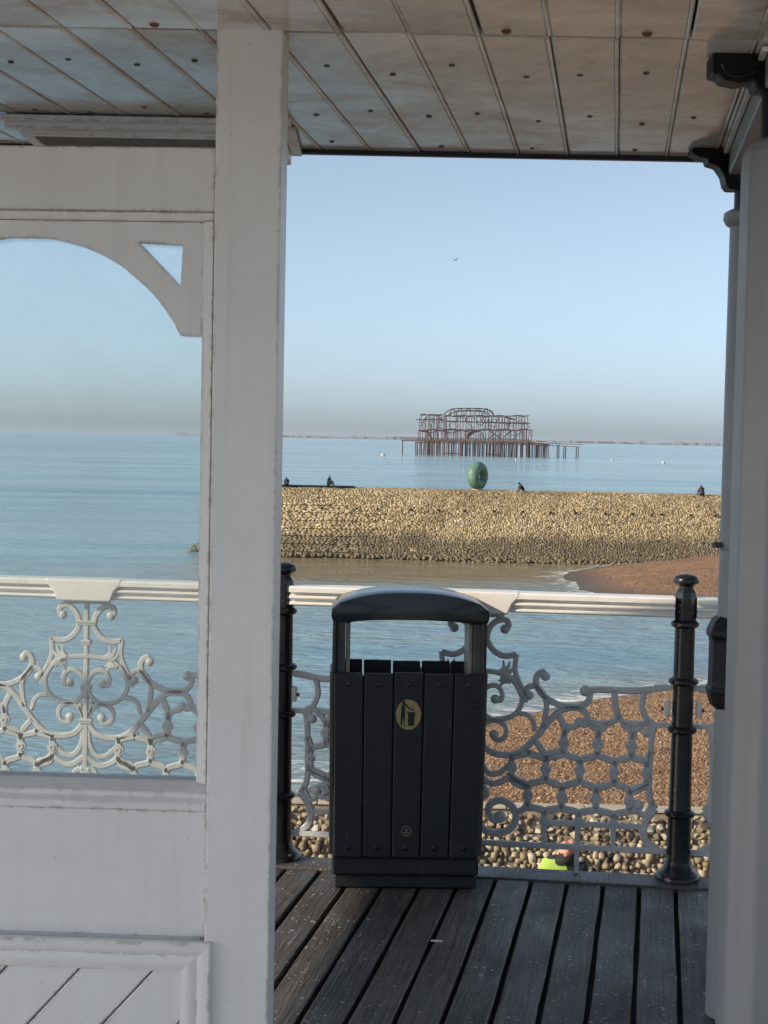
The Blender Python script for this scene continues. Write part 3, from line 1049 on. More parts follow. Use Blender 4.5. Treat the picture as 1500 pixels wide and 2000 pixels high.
dome.build('dome_ribs', M['ruin'], ruin)
wreck.build('fallen_girders', M['ruin2'], ruin, kind='stuff')

# ---- buoys
def buoy(loc, s):
    b_ = thing('buoy', '', 'buoy', loc, 0, 'mooring buoys off the ruined pier')
    MB().ball((0, 0, 0.35 * s), 0.75 * s, 0.75 * s, 0.7 * s, 12, 8).build('float', M['buoy'], b_, smooth=True)
    MB().lathe([(0.10 * s, 0.9 * s), (0.10 * s, 1.25 * s), (0.2 * s, 1.3 * s), (0.2 * s, 1.4 * s)], 8).build('ring_eye', M['buoy'], b_)
    return b_


for loc, s, lab in (((-1, 738, SEA_Z), 1.3, 'pale round buoy left of the ruined pier'), ((58.3, 684, SEA_Z), 0.7, 'small buoy in front of the ruined pier'),
                    ((111.4, 753, SEA_Z), 0.8, 'small pale buoy just right of the ruined pier'), ((119.8, 661, SEA_Z), 1.1, 'white buoy farthest right on the water')):
    buoy(loc, s)['label'] = lab

# ---- far shore
coast = MB()
top = []
xs = np.arange(-980, 3400, 55)
prof = [(-980, 0.0)]
for x in xs:
    h = 9 + 4 * math.sin(x * 0.004) + 3 * math.sin(x * 0.013 + 1) + 1.5 * math.sin(x * 0.05)
    h *= min(1, (x + 990) / 500.0)
    prof.append((x, max(0.3, h + 4)))
prof.append((3400, 0))
coast.prism([(a, SEA_Z + b - 4 if b else SEA_Z - 2) for a, b in prof], 7000, 7600, 'y')
coast.build('far_shore', M['land'], None, kind='structure')


def far_building(i):
    mb = MB()
    rb = random.Random(i)
    w, h = rb.uniform(8, 30), rb.uniform(5, 11)
    mb.box(-w / 2, w / 2, -8, 8, 0, h)
    mb.prism([(-8.4, h), (8.4, h), (0, h + rb.uniform(1.5, 4))], -w / 2 * 1.03, w / 2 * 0.55, 'x')
    mb.box(w * 0.1, w * 0.4, -4, 4, h, h + rb.uniform(1.5, 5))
    return mb.mesh('far_building', M['far_white'])


FB = [far_building(i) for i in range(7)]
rf = random.Random(21)
fb_x = [rf.gauss(-340, 40) for _ in range(6)] + [rf.uniform(-110, 60) for _ in range(14)] + [rf.uniform(-440, -120) for _ in range(8)] + [rf.uniform(640, 1560) for _ in range(22)] + [-930, -905, -860]
for x in fb_x:
    o = link('far_building', rf.choice(FB), None, (x, 6985 + rf.uniform(-6, 4), SEA_Z + 1.5))
    o.scale.z = rf.uniform(0.7, 1.15)
    tag(o, 'tiny pale building on the hazy far shore', 'building', 'pale buildings along the far shore')

# ================================================================== PEOPLE
def skin_figure(name, joints, edges, radii, root, mats, pick, levels=1):
    """one continuous body grown round a skeleton; pick(centre)->material slot"""
    me = bpy.data.meshes.new(name + '_skeleton')
    keys = list(joints)
    me.from_pydata([joints[k] for k in keys], [(keys.index(a), keys.index(b)) for a, b in edges], [])
    o = bpy.data.objects.new(name + '_skeleton', me)
    COL.objects.link(o)
    sk = o.modifiers.new('skin', 'SKIN')
    sk.use_smooth_shade = True
    for i, k in enumerate(keys):
        r = radii[k]
        me.skin_vertices[0].data[i].radius = r if isinstance(r, tuple) else (r, r)
        me.skin_vertices[0].data[i].use_root = (k == root)
    ss_ = o.modifiers.new('sub', 'SUBSURF')
    ss_.levels = levels
    ss_.render_levels = levels
    dg = bpy.context.evaluated_depsgraph_get()
    out = bpy.data.meshes.new_from_object(o.evaluated_get(dg))
    bpy.data.objects.remove(o)
    out.name = name
    out.materials.clear()
    for m_ in mats:
        out.materials.append(m_)
    for p in out.polygons:
        p.use_smooth = True
        p.material_index = pick(p.center)
    return out


BODY_E = [('pelvis', 'waist'), ('waist', 'chest'), ('chest', 'neck'), ('neck', 'head'), ('head', 'crown'), ('chest', 'sl'), ('sl', 'el'), ('el', 'hl'), ('chest', 'sr'), ('sr', 'er'),
          ('er', 'hr'), ('pelvis', 'tl'), ('tl', 'kl'), ('kl', 'al'), ('al', 'fl'), ('pelvis', 'tr'), ('tr', 'kr'), ('kr', 'ar'), ('ar', 'fr')]
BODY_R = dict(pelvis=(0.15, 0.12), waist=(0.14, 0.11), chest=(0.17, 0.125), neck=0.062, head=(0.085, 0.1), crown=(0.075, 0.085), sl=0.075, el=0.052, hl=0.038, sr=0.075, er=0.052, hr=0.038,
              tl=0.09, kl=0.062, al=0.045, fl=0.04, tr=0.09, kr=0.062, ar=0.045, fr=0.04)


def seated(lean=0.15, knees=0.5, turn=1.0, hug=True):
    """sitting on the ground, knees drawn up; faces local -y"""
    J = dict(pelvis=(0, 0, 0.13), waist=(0, -0.02 - lean * 0.3, 0.33), chest=(0, -0.05 - lean * 0.7, 0.55), neck=(0, -0.07 - lean, 0.70), head=(0.0, -0.10 - lean * 1.1, 0.79), crown=(0, -0.11 - lean * 1.15, 0.87))
    for s_, q_ in ((-1, 'l'), (1, 'r')):
        J['s' + q_] = (s_ * 0.19, -0.05 - lean * 0.75, 0.60)
        J['e' + q_] = (s_ * 0.25, -0.20 - lean * 0.8, 0.40)
        J['h' + q_] = (s_ * 0.10, -0.42 - lean * 0.4, 0.40) if hug else (s_ * 0.2, -0.4, 0.2)
        J['t' + q_] = (s_ * 0.10, -0.05, 0.12)
        J['k' + q_] = (s_ * 0.13, -0.42, knees)
        J['a' + q_] = (s_ * 0.12, -0.58, 0.09)
        J['f' + q_] = (s_ * 0.13, -0.74, 0.05)
    return J


def sitter(loc, rz, lean, knees, mats, label, scale=1.0, hood=False):
    me = skin_figure('person', seated(lean, knees), BODY_E, BODY_R, 'pelvis', mats, lambda c: (2 if (c.z > 0.745 and c.y < -0.12 - lean and not hood) else (1 if c.z < 0.25 or (c.y < -0.3 and c.z < 0.6) else 0)))
    o = link('person', me, None, loc, (0, 0, rz))
    o.scale = (scale,) * 3
    tag(o, label, 'person', 'people sitting on top of the groyne')
    return o


D, B_, NV, SK = M['dark_cloth'], M['brown_cloth'], M['navy_cloth'], M['skin']
sitter((-7.55, 119.4, GTOP - 0.02), R(200), 0.25, 0.42, [NV, D, B_], 'hunched person in dark clothes at the seaward end of the groyne', 0.82)
sitter((-4.42, 119.5, GTOP + 0.02), R(60), 0.08, 0.45, [D, D, D], 'person in black sitting upright at the dark kerb on the groyne', 0.95, True)
sitter((10.9, 119.4, GTOP - 0.12), R(-80), 0.38, 0.40, [D, B_, D], 'person in black bent forward on the groyne just right of the ring', 0.9, True)
sitter((24.75, 119.2, GTOP - 0.16), R(205), 0.2, 0.48, [B_, D, D], 'person in a dark brown jacket sitting farthest right on the groyne', 1.0, True)

# man in the lime jacket walking below the deck edge
J = dict(pelvis=(0, 0, 0.92), waist=(0, 0, 1.08), chest=(0.0, 0.0, 1.32), neck=(0.01, -0.01, 1.50), head=(0.05, -0.02, 1.60), crown=(0.035, -0.01, 1.70), sl=(-0.20, 0, 1.40), el=(-0.26, 0.02, 1.12), hl=(-0.22, -0.10, 0.90),
         sr=(0.20, 0, 1.40), er=(0.27, -0.02, 1.12), hr=(0.25, -0.12, 0.92), tl=(-0.1, 0, 0.86), kl=(-0.11, -0.06, 0.48), al=(-0.11, 0.05, 0.09), fl=(-0.09, -0.10, 0.05), tr=(0.1, 0, 0.86), kr=(0.11, 0.10, 0.48),
         ar=(0.11, 0.12, 0.09), fr=(0.13, -0.02, 0.05))
RD = dict(BODY_R)
RD.update(head=(0.092, 0.105), crown=(0.07, 0.082), neck=0.068)
J['nose'] = (0.165, -0.045, 1.60)
RD['nose'] = 0.018


def pick_man(c):
    if c.z > 1.535:
        return 3 if (c.z > 1.655 and c.x < 0.05) else 2
    if c.z > 1.47:
        return 1
    if c.z < 0.95 and abs(c.x) < 0.2:
        return 1
    if (abs(c.x) > 0.2 and c.z < 0.97):
        return 2
    return 1 if c.x > 0.02 else 0


gz = float(beach_z(np.array([2.06]), np.array([16.5]))[0])   # he stands on the cobbles
me = skin_figure('person', J, BODY_E + [('head', 'nose')], RD, 'pelvis', [M['hivis'], M['dark_cloth'], M['skin'], M['hair']], pick_man, 2)
man = link('person', me, None, (2.03, 16.5, gz + 0.08), (0, 0, R(-8)))
tag(man, 'man in a lime and black jacket walking below the deck edge', 'person')
mb = MB()
mb.tube([(0.01 + 0.10 * math.cos(a), -0.012 + 0.10 * math.sin(a), 1.475 + 0.03 * math.cos(a * 1)) for a in np.linspace(0, 2 * math.pi, 17)], 0.03, 0.045, 8)
mb.build('collar', M['dark_cloth'], man, smooth=True)
for s_ in (-1, 1):
    MB().ball((0.045, -0.02 + s_ * 0.098, 1.605), 0.022, 0.012, 0.034, 8, 6).build('ear', M['skin'], man, smooth=True)

# ---- gull
gull = thing('gull', 'small dark gull gliding in the sky left of the column', 'bird', (3.02, 70, 9.77), R(40))
gull.scale = (0.38,) * 3
MB().ball((0, 0, 0), 0.20, 0.055, 0.06, 10, 6).build('body', M['gull'], gull, smooth=True)
for s_ in (-1, 1):
    MB().prism([(-0.06, 0.0), (0.08, 0.0), (0.06, s_ * 0.25), (-0.09, s_ * 0.58), (-0.06, s_ * 0.25)], -0.006, 0.010, 'z').build('wing', M['gull'], gull).rotation_euler = (s_ * 0.45, 0, 0)

# ================================================================== DECK
RC = Vector((0.384, 6.005, 0))        # middle of the railing bay that holds the bin
deck = MB()
# timber bearers under the planks, cut off along the railing line
def rl(u, off=0.0, z=0.0):
    p = RC + rail_r * u + rail_n * off
    return (p.x, p.y, z)


e0, e1 = rl(-16, -0.002), rl(16, -0.002)
deck.prism([(e0[0], e0[1]), (e1[0], e1[1]), (e1[0], -13), (e0[0], -13)], -0.42, -0.055, 'z')
deck_o = deck.build('deck', M['under'], None, kind='structure')
PL_A = R(-10.1)                       # planks run 10 degrees right of the view
pw, pg = 0.137, 0.0165
dirv = Vector((math.sin(-PL_A), math.cos(PL_A), 0))
prp = Vector((dirv.y, -dirv.x, 0))
# a plank: origin at its outer end, skewed to the railing line
sk = math.tan(-PL_A + -RAIL_A + 0) * 1.0
ang = (-PL_A) - RAIL_A
hw = (pw - pg) / 2
cut = math.tan(-PL_A - RAIL_A + 0.0)


def plank_mesh(seed):
    rp = random.Random(seed)
    mb = MB()
    ends = []
    # skew of the outer end: edge line direction expressed in plank axes
    lx, ly = rail_r.dot(prp), rail_r.dot(dirv)
    s_ = ly / lx
    nseg = 12
    for i in range(nseg + 1):
        y = -3.05 * i / nseg
        for sd in (-1, 1):
            yy_ = y + (sd * hw * s_ if i == 0 else 0)
            xw = sd * (hw + (rp.uniform(-0.0022, 0.0022) if i else 0))
            ends.append([(xw, yy_), sd])
    vs, fs = [], []
    for i in range(nseg + 1):
        (xl, yl), (xr, yr) = ends[2 * i][0], ends[2 * i + 1][0]
        c = 0.004
        vs += [(xl, yl, -0.05), (xl, yl, -c), (xl + c, yl, 0), (xr - c, yr, 0), (xr, yr, -c), (xr, yr, -0.05)]
    for i in range(nseg):
        for j in range(6):
            k2 = (j + 1) % 6
            fs.append((i * 6 + j, i * 6 + k2, (i + 1) * 6 + k2, (i + 1) * 6 + j))
    fs.append((0, 1, 2, 3, 4, 5))
    fs.append(tuple(nseg * 6 + j for j in range(6)))
    return mb.add(vs, fs).mesh('plank', M['plank'])


PM = [plank_mesh(i) for i in range(5)]
EDGE_W = 0.125
# plank joints cross y = 5.8 at x = 0.448 + 0.139 k
p0 = Vector((0.448 + 0.0695, 5.8, 0))
for k in range(-26, 27):
    c = p0 + prp * (pw * k)
    # slide along the plank to the line just inside the edge board
    t = ((RC + rail_n * (-EDGE_W - 0.006)) - c).dot(rail_n) / dirv.dot(rail_n)
    e = c + dirv * t
    link('plank', PM[k % 5], deck_o, (e.x, e.y, random.uniform(-0.0015, 0.0015)), (0, 0, PL_A))
PRO_Y = 2.98
pro = MB().box(-16, 16, -13, PRO_Y, -0.054, -0.010).build('bounce_deck', M['bounce_deck'], None, kind='structure')  # unseen boards behind the camera, added to bounce light onto screen and ceiling
eb = MB().box(-14, 14, -EDGE_W, 0.035, -0.06, 0.006).build('edge_board', M['plank'], deck_o, bevel=0.005)
eb.location = RC
eb.rotation_euler = (0, 0, -RAIL_A)
# a few bits of litter on the planks
lit = MB().prism([(-0.02, -0.003), (0.02, -0.004), (0.022, 0.003), (-0.018, 0.004)], 0.0005, 0.004, 'z').build('paper_scrap', M['rail'], None)
lit.location = (0.206, 5.12, 0)
tag(lit, 'small white scrap of paper lying on the deck planks', 'scrap')

# ================================================================== RAILING
BAY = 1.588
W0, D0 = 0.0115, 0.0075     # half width and half depth of the cast bars


def stroke(pts, w=W0, d=D0, ball0=0.0, ball1=0.0, n=5):
    mb = MB()
    P = smooth_path([(a / 1000.0, 0, b / 1000.0) for a, b in pts], n)
    mb.tube(P, w, d, 8, up=(0, 1, 0), flat=True)
    for r, p in ((ball0, pts[0]), (ball1, pts[-1])):
        if r:
            mb.ball((p[0] / 1000.0, 0, p[1] / 1000.0), r, 0.0105, r, 12, 8)
    return mb


SCROLLS = [   # right-hand half of the casting, millimetres from the middle and above the deck
    ([(100, 958), (114, 972), (108, 990), (88, 996), (62, 986), (41, 963), (31, 930), (37, 900), (64, 868), (102, 852), (146, 860)], 0.0095, 0.0165, 0),
    ([(148, 862), (143, 800), (160, 752), (184, 705), (186, 672)], 0.0085, 0, 0),
    ([(86, 770), (134, 766), (162, 732), (173, 692), (166, 652), (143, 622), (104, 603), (57, 601), (24, 623), (4, 660)], 0.0085, 0, 0),
    ([(3, 676), (18, 712), (48, 733), (78, 730), (95, 703), (89, 676), (68, 680)], 0.008, 0, 0.0165),
    ([(8, 540), (20, 571), (45, 591), (75, 596), (106, 580), (114, 551), (100, 524), (72, 520), (66, 540)], 0.008, 0, 0.017),
    ([(22, 605), (24, 585), (18, 560), (8, 535)], 0.007, 0, 0),
    ([(6, 528), (22, 500), (47, 475), (88, 462), (135, 463), (178, 481), (219, 522), (254, 566), (288, 610), (325, 645), (362, 658), (405, 655), (430, 625), (422, 594), (398, 602)], 0.0105, 0, 0.017),
    ([(262, 778), (252, 795), (233, 784), (226, 757), (241, 718), (280, 685), (321, 667), (356, 662), (400, 664), (428, 684), (436, 714), (418, 726)], 0.010, 0.0165, 0.019),
    ([(258, 575), (267, 632), (268, 679), (251, 714), (226, 737), (198, 734), (184, 713), (200, 700)], 0.009, 0, 0.016),
    ([(158, 628), (192, 625), (217, 604), (226, 570)], 0.0075, 0, 0.009),
    ([(8, 490), (20, 425), (52, 385), (88, 388), (112, 408), (127, 418)], 0.009, 0, 0),
    ([(14, 330), (40, 322), (44, 300), (26, 288), (12, 262)], 0.009, 0.012, 0),
    ([(20, 176), (52, 152), (104, 150), (148, 178), (160, 222), (140, 262), (98, 280), (58, 262), (52, 226), (76, 200), (98, 214)], 0.0115, 0, 0.021),
    ([(660, 616), (672, 590), (658, 574)], 0.009, 0, 0.017),
    ([(690, 300), (664, 250), (640, 258), (634, 284)], 0.009, 0, 0.019),
    ([(546, 640), (548, 628), (520, 606), (478, 600), (440, 604)], 0.0095, 0, 0),
    ([(548, 628), (575, 606), (622, 604), (660, 612)], 0.0095, 0, 0),
]
FRAME = [
    ([(418, 726), (470, 733), (560, 734), (628, 736), (680, 744), (732, 752)], 0.0115),
    ([(646, 736), (640, 700), (638, 672), (656, 626), (690, 604)], 0.0105),
    ([(690, 604), (679, 560), (674, 440), (676, 325), (700, 274)], 0.0105),
    ([(700, 274), (662, 215), (664, 150), (716, 110)], 0.0125),
    ([(532, 733), (533, 690), (546, 632)], 0.0115),
]
NODES = [(340, 518), (471, 518), (602, 518), (138, 413), (272, 413), (405, 413), (538, 413), (664, 413), (204, 306), (337, 304), (470, 302), (600, 302), (272, 206), (405, 205), (540, 205)]


def lattice_mesh():
    mb = MB()
    pts = set(NODES)

    def near(x, y):
        return min(((n_[0] - x) ** 2 + (n_[1] - y) ** 2, n_) for n_ in NODES)
    for (x, y) in NODES:
        lo = 62 if y < 230 else 34
        mb.tube([(x / 1000, 0, (y + 30) / 1000), (x / 1000, 0, (y - (34 if y > 230 else 4)) / 1000)], 0.0142, D0, 8, up=(0, 1, 0), flat=True)
        vs = []
        ring_o = [(x / 1000 + 0.0220 * math.cos(t), y / 1000 + 0.0220 * math.sin(t)) for t in np.linspace(0, 2 * math.pi, 14, endpoint=False)]
        mb.prism(ring_o, -0.0092, 0.0092, 'y')
        mb.prism([(x / 1000 + 0.0125 * math.cos(t), y / 1000 + 0.0125 * math.sin(t)) for t in np.linspace(0, 2 * math.pi, 12, endpoint=False)], -0.0125, -0.0091, 'y',
                 holes=[[(x / 1000 + 0.0062 * math.cos(t), y / 1000 + 0.0062 * math.sin(t)) for t in np.linspace(0, 2 * math.pi, 8, endpoint=False)]])
        for s_ in (-1, 1):                                   # branches up to the row above, half a cell aside
            tx, ty = x + s_ * 66.5, y + 106
            d_, n_ = near(tx, ty)
            if d_ < 24 ** 2:
                tx, ty = n_[0], n_[1] - 30
            else:
                tx, ty = tx, ty - 34
                if y > 500 or tx < 20 or tx > 690:
                    continue
                if y > 390 and not (450 < tx < 480):
                    if tx < 200 or tx > 640:
                        continue
            a = Vector((x, 0, y + 28))
            b = Vector((tx, 0, ty))
            c1 = Vector((x, 0, a.z + 0.42 * (b.z - a.z) + 14))
            c2 = Vector((tx, 0, b.z - 0.42 * (b.z - a.z) - 14))
            P = []
            for i in range(10):
                t = i / 9
                P.append((a * (1 - t) ** 3 + 3 * c1 * t * (1 - t) ** 2 + 3 * c2 * t * t * (1 - t) + b * t ** 3) / 1000)
            mb.tube(P, 0.0140, D0, 8, up=(0, 1, 0), flat=True)
    # links from the top row to the curves above
    for pl in ([(340, 546), (340, 580), (318, 626)], [(340, 546), (352, 575), (392, 590)], [(471, 546), (471, 570), (440, 596)], [(471, 546), (480, 572), (510, 604)],
               [(602, 546), (596, 574), (566, 606)], [(602, 546), (612, 574), (640, 606)], [(138, 441), (138, 465)], [(272, 441), (262, 480), (226, 524)], [(272, 441), (282, 470), (338, 488)],
               [(664, 441), (664, 470), (676, 500)], [(204, 334), (180, 352), (140, 380)], [(600, 330), (640, 350), (674, 372)], [(127, 418), (138, 430)],
               [(138, 384), (110, 360), (60, 345), (6, 380)], [(204, 276), (190, 250), (160, 235)], [(600, 274), (612, 262), (634, 268)], [(138, 384), (150, 352), (200, 335)]):
        mb.tube(smooth_path([(a / 1000, 0, b / 1000) for a, b in pl], 4), 0.0128, D0, 8, up=(0, 1, 0), flat=True)
    return mb


panel = thing('iron_railing', 'x', 'railing', rl(0), -RAIL_A, 'cast iron bays of the pier railing')


def mirror(mb):
    m2 = MB()
    m2.v = [(-x, y, z) for x, y, z in mb.v]
    m2.f = [tuple(reversed(f)) for f in mb.f]
    return m2


for side in (1, -1):
    for pts, w, b0, b1 in SCROLLS:
        mb = stroke(pts, w * 1.25, D0, b0 * 1.15, b1 * 1.15)
        (mb if side > 0 else mirror(mb)).build('scroll', M['iron'], panel, smooth=True)
    for pts, w in FRAME:
        mb = stroke(pts, w * 1.15, D0)
        (mb if side > 0 else mirror(mb)).build('frame_bar', M['iron'], panel, smooth=True)
    # acanthus leaf: pointed lobes off a curved rib
    mb = MB()
    mb.tube(smooth_path([(x / 1000, -0.003, z / 1000) for x, z in [(0, 792), (40, 790), (80, 785), (118, 772), (150, 740), (170, 700)]], 5), 0.010, 0.009, 8, up=(0, 1, 0), flat=True)
    for pl in ([(82, 786), (98, 806), (96, 836)], [(92, 784), (114, 806), (122, 832)], [(104, 776), (126, 794), (138, 812)], [(130, 752), (104, 762), (78, 752)], [(120, 758), (96, 748), (84, 728)]):
        mb.tube(smooth_path([(x / 1000, -0.004, z / 1000) for x, z in pl], 4), 0.0125, 0.011, 8, up=(0, 1, 0), flat=True, taper=lambda t: 1.0 - 0.75 * t)
    (mb if side > 0 else mirror(mb)).build('leaf', M['iron'], panel, smooth=True)
    mb = lattice_mesh()
    (mb if side > 0 else mirror(mb)).build('lattice', M['iron'], panel, smooth=True)
    mb = MB()
    mb.box(side * 0.086 - 0.009, side * 0.086 + 0.009, -0.009, 0.009, 0.990, 1.022)
    mb.build('hanger', M['iron'], panel)
    for v0 in (0.604, 0.752):
        a, b = sorted((side * 0.684, side * 0.757))
        MB().box(a, b, -0.008, 0.008, v0 - 0.009, v0 + 0.009).build('lug', M['iron'], panel, bevel=0.002)
    a, b = sorted((side * 0.722, side * 0.744))
    MB().box(a, b, -0.016, 0.016, 0.640, 0.700).build('lug_clamp', M['rope'], panel, bevel=0.004)
    mb = MB().tube([(side * 0.712, -0.004, 0.668), (side * 0.735, -0.004, 0.668)], 0.007, 0.007, 6)
    mb.build('bolt', M['rust'], panel)
    a, b = sorted((side * 0.260, side * 0.655))
    MB().box(a, b, -0.008, 0.008, 0.190, 0.211).build('cross_bar', M['iron'], panel, bevel=0.003)
    for u in (0.272, 0.402, 0.540):
        MB().box(side * u - 0.010, side * u + 0.010, -0.008, 0.008, 0.118, 0.190).build('strut', M['iron'], panel, bevel=0.002)
    MB().box(side * 0.402 - 0.010, side * 0.402 + 0.010, -0.009, 0.009, 0.005, 0.096).build('foot', M['iron'], panel, bevel=0.002)
MB().box(-0.75, 0.75, -0.0085, 0.0085, 0.097, 0.119).build('bottom_bar', M['iron'], panel, bevel=0.003)
MB().box(-0.084, 0.084, -0.012, 0.012, 1.004, 1.0165).build('top_bar', M['iron'], panel, bevel=0.002)
mb = MB().box(-0.0095, 0.0095, -0.010, 0.010, 0.52, 1.006)
mb.build('stem', M['iron'], panel, bevel=0.003)
mb = MB().tube([(0, 0, 0.535), (0, 0, 0.45), (0, 0, 0.40), (0, 0, 0.31)], 0.012, 0.009, 8, up=(0, 1, 0), flat=True, taper=lambda t: 0.9 + 0.5 * t * (1 - t) * 4 * 0.3)
for s_ in (-1, 1):
    mb.tube(smooth_path([(0, 0, 0.300), (s_ * 0.018, 0, 0.325), (s_ * 0.036, 0, 0.348)], 4), 0.013, 0.011, 8, up=(0, 1, 0), flat=True, taper=lambda t: 1 - 0.7 * t)
mb.ball((0, 0, 0.29), 0.016, 0.012, 0.03, 8, 6)
mb.build('drop_leaf', M['iron'], panel, smooth=True)
for z, w in ((0.932, 0.043), (0.668, 0.024), (0.530, 0.028), (0.852, 0.021)):
    MB().box(-w, w, -0.015, 0.015, z - 0.0055, z + 0.0055).box(-w * 0.9, w * 0.9, -0.013, 0.013, z - 0.014, z - 0.007).build('collar', M['iron'], panel, bevel=0.002)

panels = [panel] + [copy_tree(panel) for _ in range(2)]
for p, k, lab in zip(panels, (0, -1, 1), ('grey scrolled iron railing bay standing behind the litter bin', 'sunlit scrolled iron railing bay seen through the glazed screen',
                                          'iron railing bay right of the black post, mostly hidden by the columns')):
    p.location = rl(k * BAY)
    p['label'] = lab

# ---- handrail, one length to a bay
RP = [(-0.046, 1.106), (-0.053, 1.101), (-0.053, 1.082), (-0.028, 1.079), (-0.028, 1.072), (-0.046, 1.067), (-0.048, 1.062), (-0.046, 1.056), (-0.028, 1.052), (-0.028, 1.045), (-0.040, 1.041), (-0.042, 1.036), (-0.040, 1.031), (-0.022, 1.027)]
RPF = RP + [(-a, b) for a, b in reversed(RP)]
hr = thing('handrail', 'x', 'handrail', rl(0), -RAIL_A, 'white moulded handrails of the railing')
for s_ in (-1, 1):
    mb = MB()
    for t0, t1 in ((0.118, 0.752),):
        a, b = sorted((s_ * t0, s_ * t1))
        mb.prism(RPF, a, b, 'x')
    mb.build('fluted_rail', M['rail'], hr, bevel=0.0012)
mb = MB()
# plain swelling in the middle, its lower corners swept in
front = [(-0.155, 1.1075), (0.155, 1.1075), (0.155, 1.090), (0.128, 1.062), (0.110, 1.020), (-0.110, 1.020), (-0.128, 1.062), (-0.155, 1.090)]
mb.prism(front, -0.054, 0.054, 'y')
mb.build('centre_block', M['rail'], hr, bevel=0.006, segs=2)
hrs = [hr] + [copy_tree(hr) for _ in range(2)]
for p, k, lab in zip(hrs, (0, -1, 1), ('white moulded handrail passing behind the litter bin', 'sunlit white handrail seen through the glazed screen', 'short stretch of white handrail right of the black post')):
    p.location = rl(k * BAY)
    p['label'] = lab

# ---- posts
post = thing('railing_post', 'x', 'railing post', rl(BAY / 2), -RAIL_A, 'black iron railing posts')
MB().lathe([(0.0, 1.196), (0.028, 1.193), (0.045, 1.184), (0.0505, 1.172), (0.048, 1.162), (0.036, 1.155), (0.027, 1.147), (0.027, 1.140)][::-1], 28).build('finial', M['black_iron'], post, smooth=True)
MB().lathe([(0.041, 1.012), (0.044, 1.02), (0.044, 1.10), (0.040, 1.125), (0.030, 1.142)], 8, phase=math.pi / 8).build('rail_block', M['black_iron'], post, bevel=0.003)
sh = [(0.050, 0.0), (0.050, 0.05), (0.046, 0.075), (0.0455, 0.25), (0.0455, 0.262), (0.0430, 0.28), (0.0405, 0.60), (0.0400, 0.78), (0.0385, 0.99), (0.040, 1.012)]
MB().lathe(sh, 28).build('shaft', M['black_iron'], post, smooth=True)
for z, r_ in ((1.003, 0.054), (0.780, 0.058), (0.591, 0.057), (0.262, 0.059)):
    MB().lathe([(0.036, z - 0.018), (r_ * 0.86, z - 0.014), (r_, z - 0.006), (r_, z + 0.005), (r_ * 0.84, z + 0.012), (0.036, z + 0.016)], 28).build('collar_ring', M['black_iron'], post, smooth=True)
MB().lathe([(0.086, 0.006), (0.086, 0.018), (0.078, 0.030), (0.060, 0.045), (0.051, 0.075)], 28).build('base_flange', M['black_iron'], post, smooth=True)
for a in range(4):
    MB().lathe([(0.011, 0.018), (0.011, 0.034), (0.006, 0.036)], 6, 0.07 * math.cos(a * 1.571 + 0.78), 0.07 * math.sin(a * 1.571 + 0.78)).build('anchor_bolt', M['screw'], post)
posts = [post, copy_tree(post), copy_tree(post), copy_tree(post)]
for p, k, lab in zip(posts, (0.5, -0.4925, -1.5, 1.5), ('black iron railing post with mushroom finial right of the litter bin', 'black iron railing post half hidden behind the white screen post',
                                                   'black railing post beyond the left edge of the glazed screen', 'black railing post hidden behind the pale columns')):
    p.location = rl(k * BAY)
    p['label'] = lab

# ================================================================== LITTER BIN
bin_o = thing('litter_bin', 'black slatted litter bin with curved hood and gold round sign', 'litter bin', (0.106, 5.70, 0.004), R(1.5))
bw, bd = 0.288, 0.262                 # half width, depth (front at y = 0)
MB().box(-0.268, 0.268, 0.012, bd - 0.01, 0.0, 0.048).build('plinth', M['bin'], bin_o, bevel=0.006)
MB().box(-0.276, 0.276, 0.004, bd - 0.002, 0.050, 0.118).build('base_skirt', M['bin'], bin_o, bevel=0.008)
# slats, slightly wider at the top than the foot
sw = 2 * 0.283 / 5
for face in ('front', 'rear'):
    for i in range(5):
        k0, k1 = 0.955, 1.0
        xa, xb = -0.283 + sw * i + 0.0032, -0.283 + sw * (i + 1) - 0.0032
        y0, y1 = (-0.004, 0.018) if face == 'front' else (bd - 0.018, bd + 0.004)
        zt = 0.816 + random.uniform(-0.003, 0.003) + (0.012 if face == 'rear' else 0)
        s1 = MB()
        s1.prism([(xa * k0, 0.122), (xb * k0, 0.122), (xb * k1, zt), (xa * k1, zt)], y0, y1, 'y')
        so = s1.build('slat', M['bin'], bin_o, bevel=0.003)
        if face == 'front':
            for z, kk in ((0.775, 0.997), (0.158, 0.957)):
                MB().lathe([(0.0105, 0), (0.0105, 0.003), (0.008, 0.006), (0.004, 0.0065)], 12).build('bolt', M['black_iron'], so).matrix_local = \
                    Matrix.Translation(((xa + xb) / 2 * kk, -0.0038, z)) @ Matrix.Rotation(R(90), 4, 'X')
for s_ in (-1, 1):
    for z in (0.70, 0.665):
        if s_ > 0:
            MB().lathe([(0.008, 0), (0.008, 0.003), (0.005, 0.004)], 10).build('screw', M['black_iron'], bin_o).matrix_local = Matrix.Translation((0.245, -0.0038, z)) @ Matrix.Rotation(R(90), 4, 'X')
    # side slats
    for i in range(2):
        ya = 0.026 + i * 0.107
        mb = MB()
        mb.prism([(s_ * 0.270, 0.122), (s_ * 0.288, 0.122), (s_ * 0.297, 0.816), (s_ * 0.279, 0.816)], ya, ya + 0.10, 'y')
        mb.build('side_slat', M['bin_frame'], bin_o, bevel=0.003)
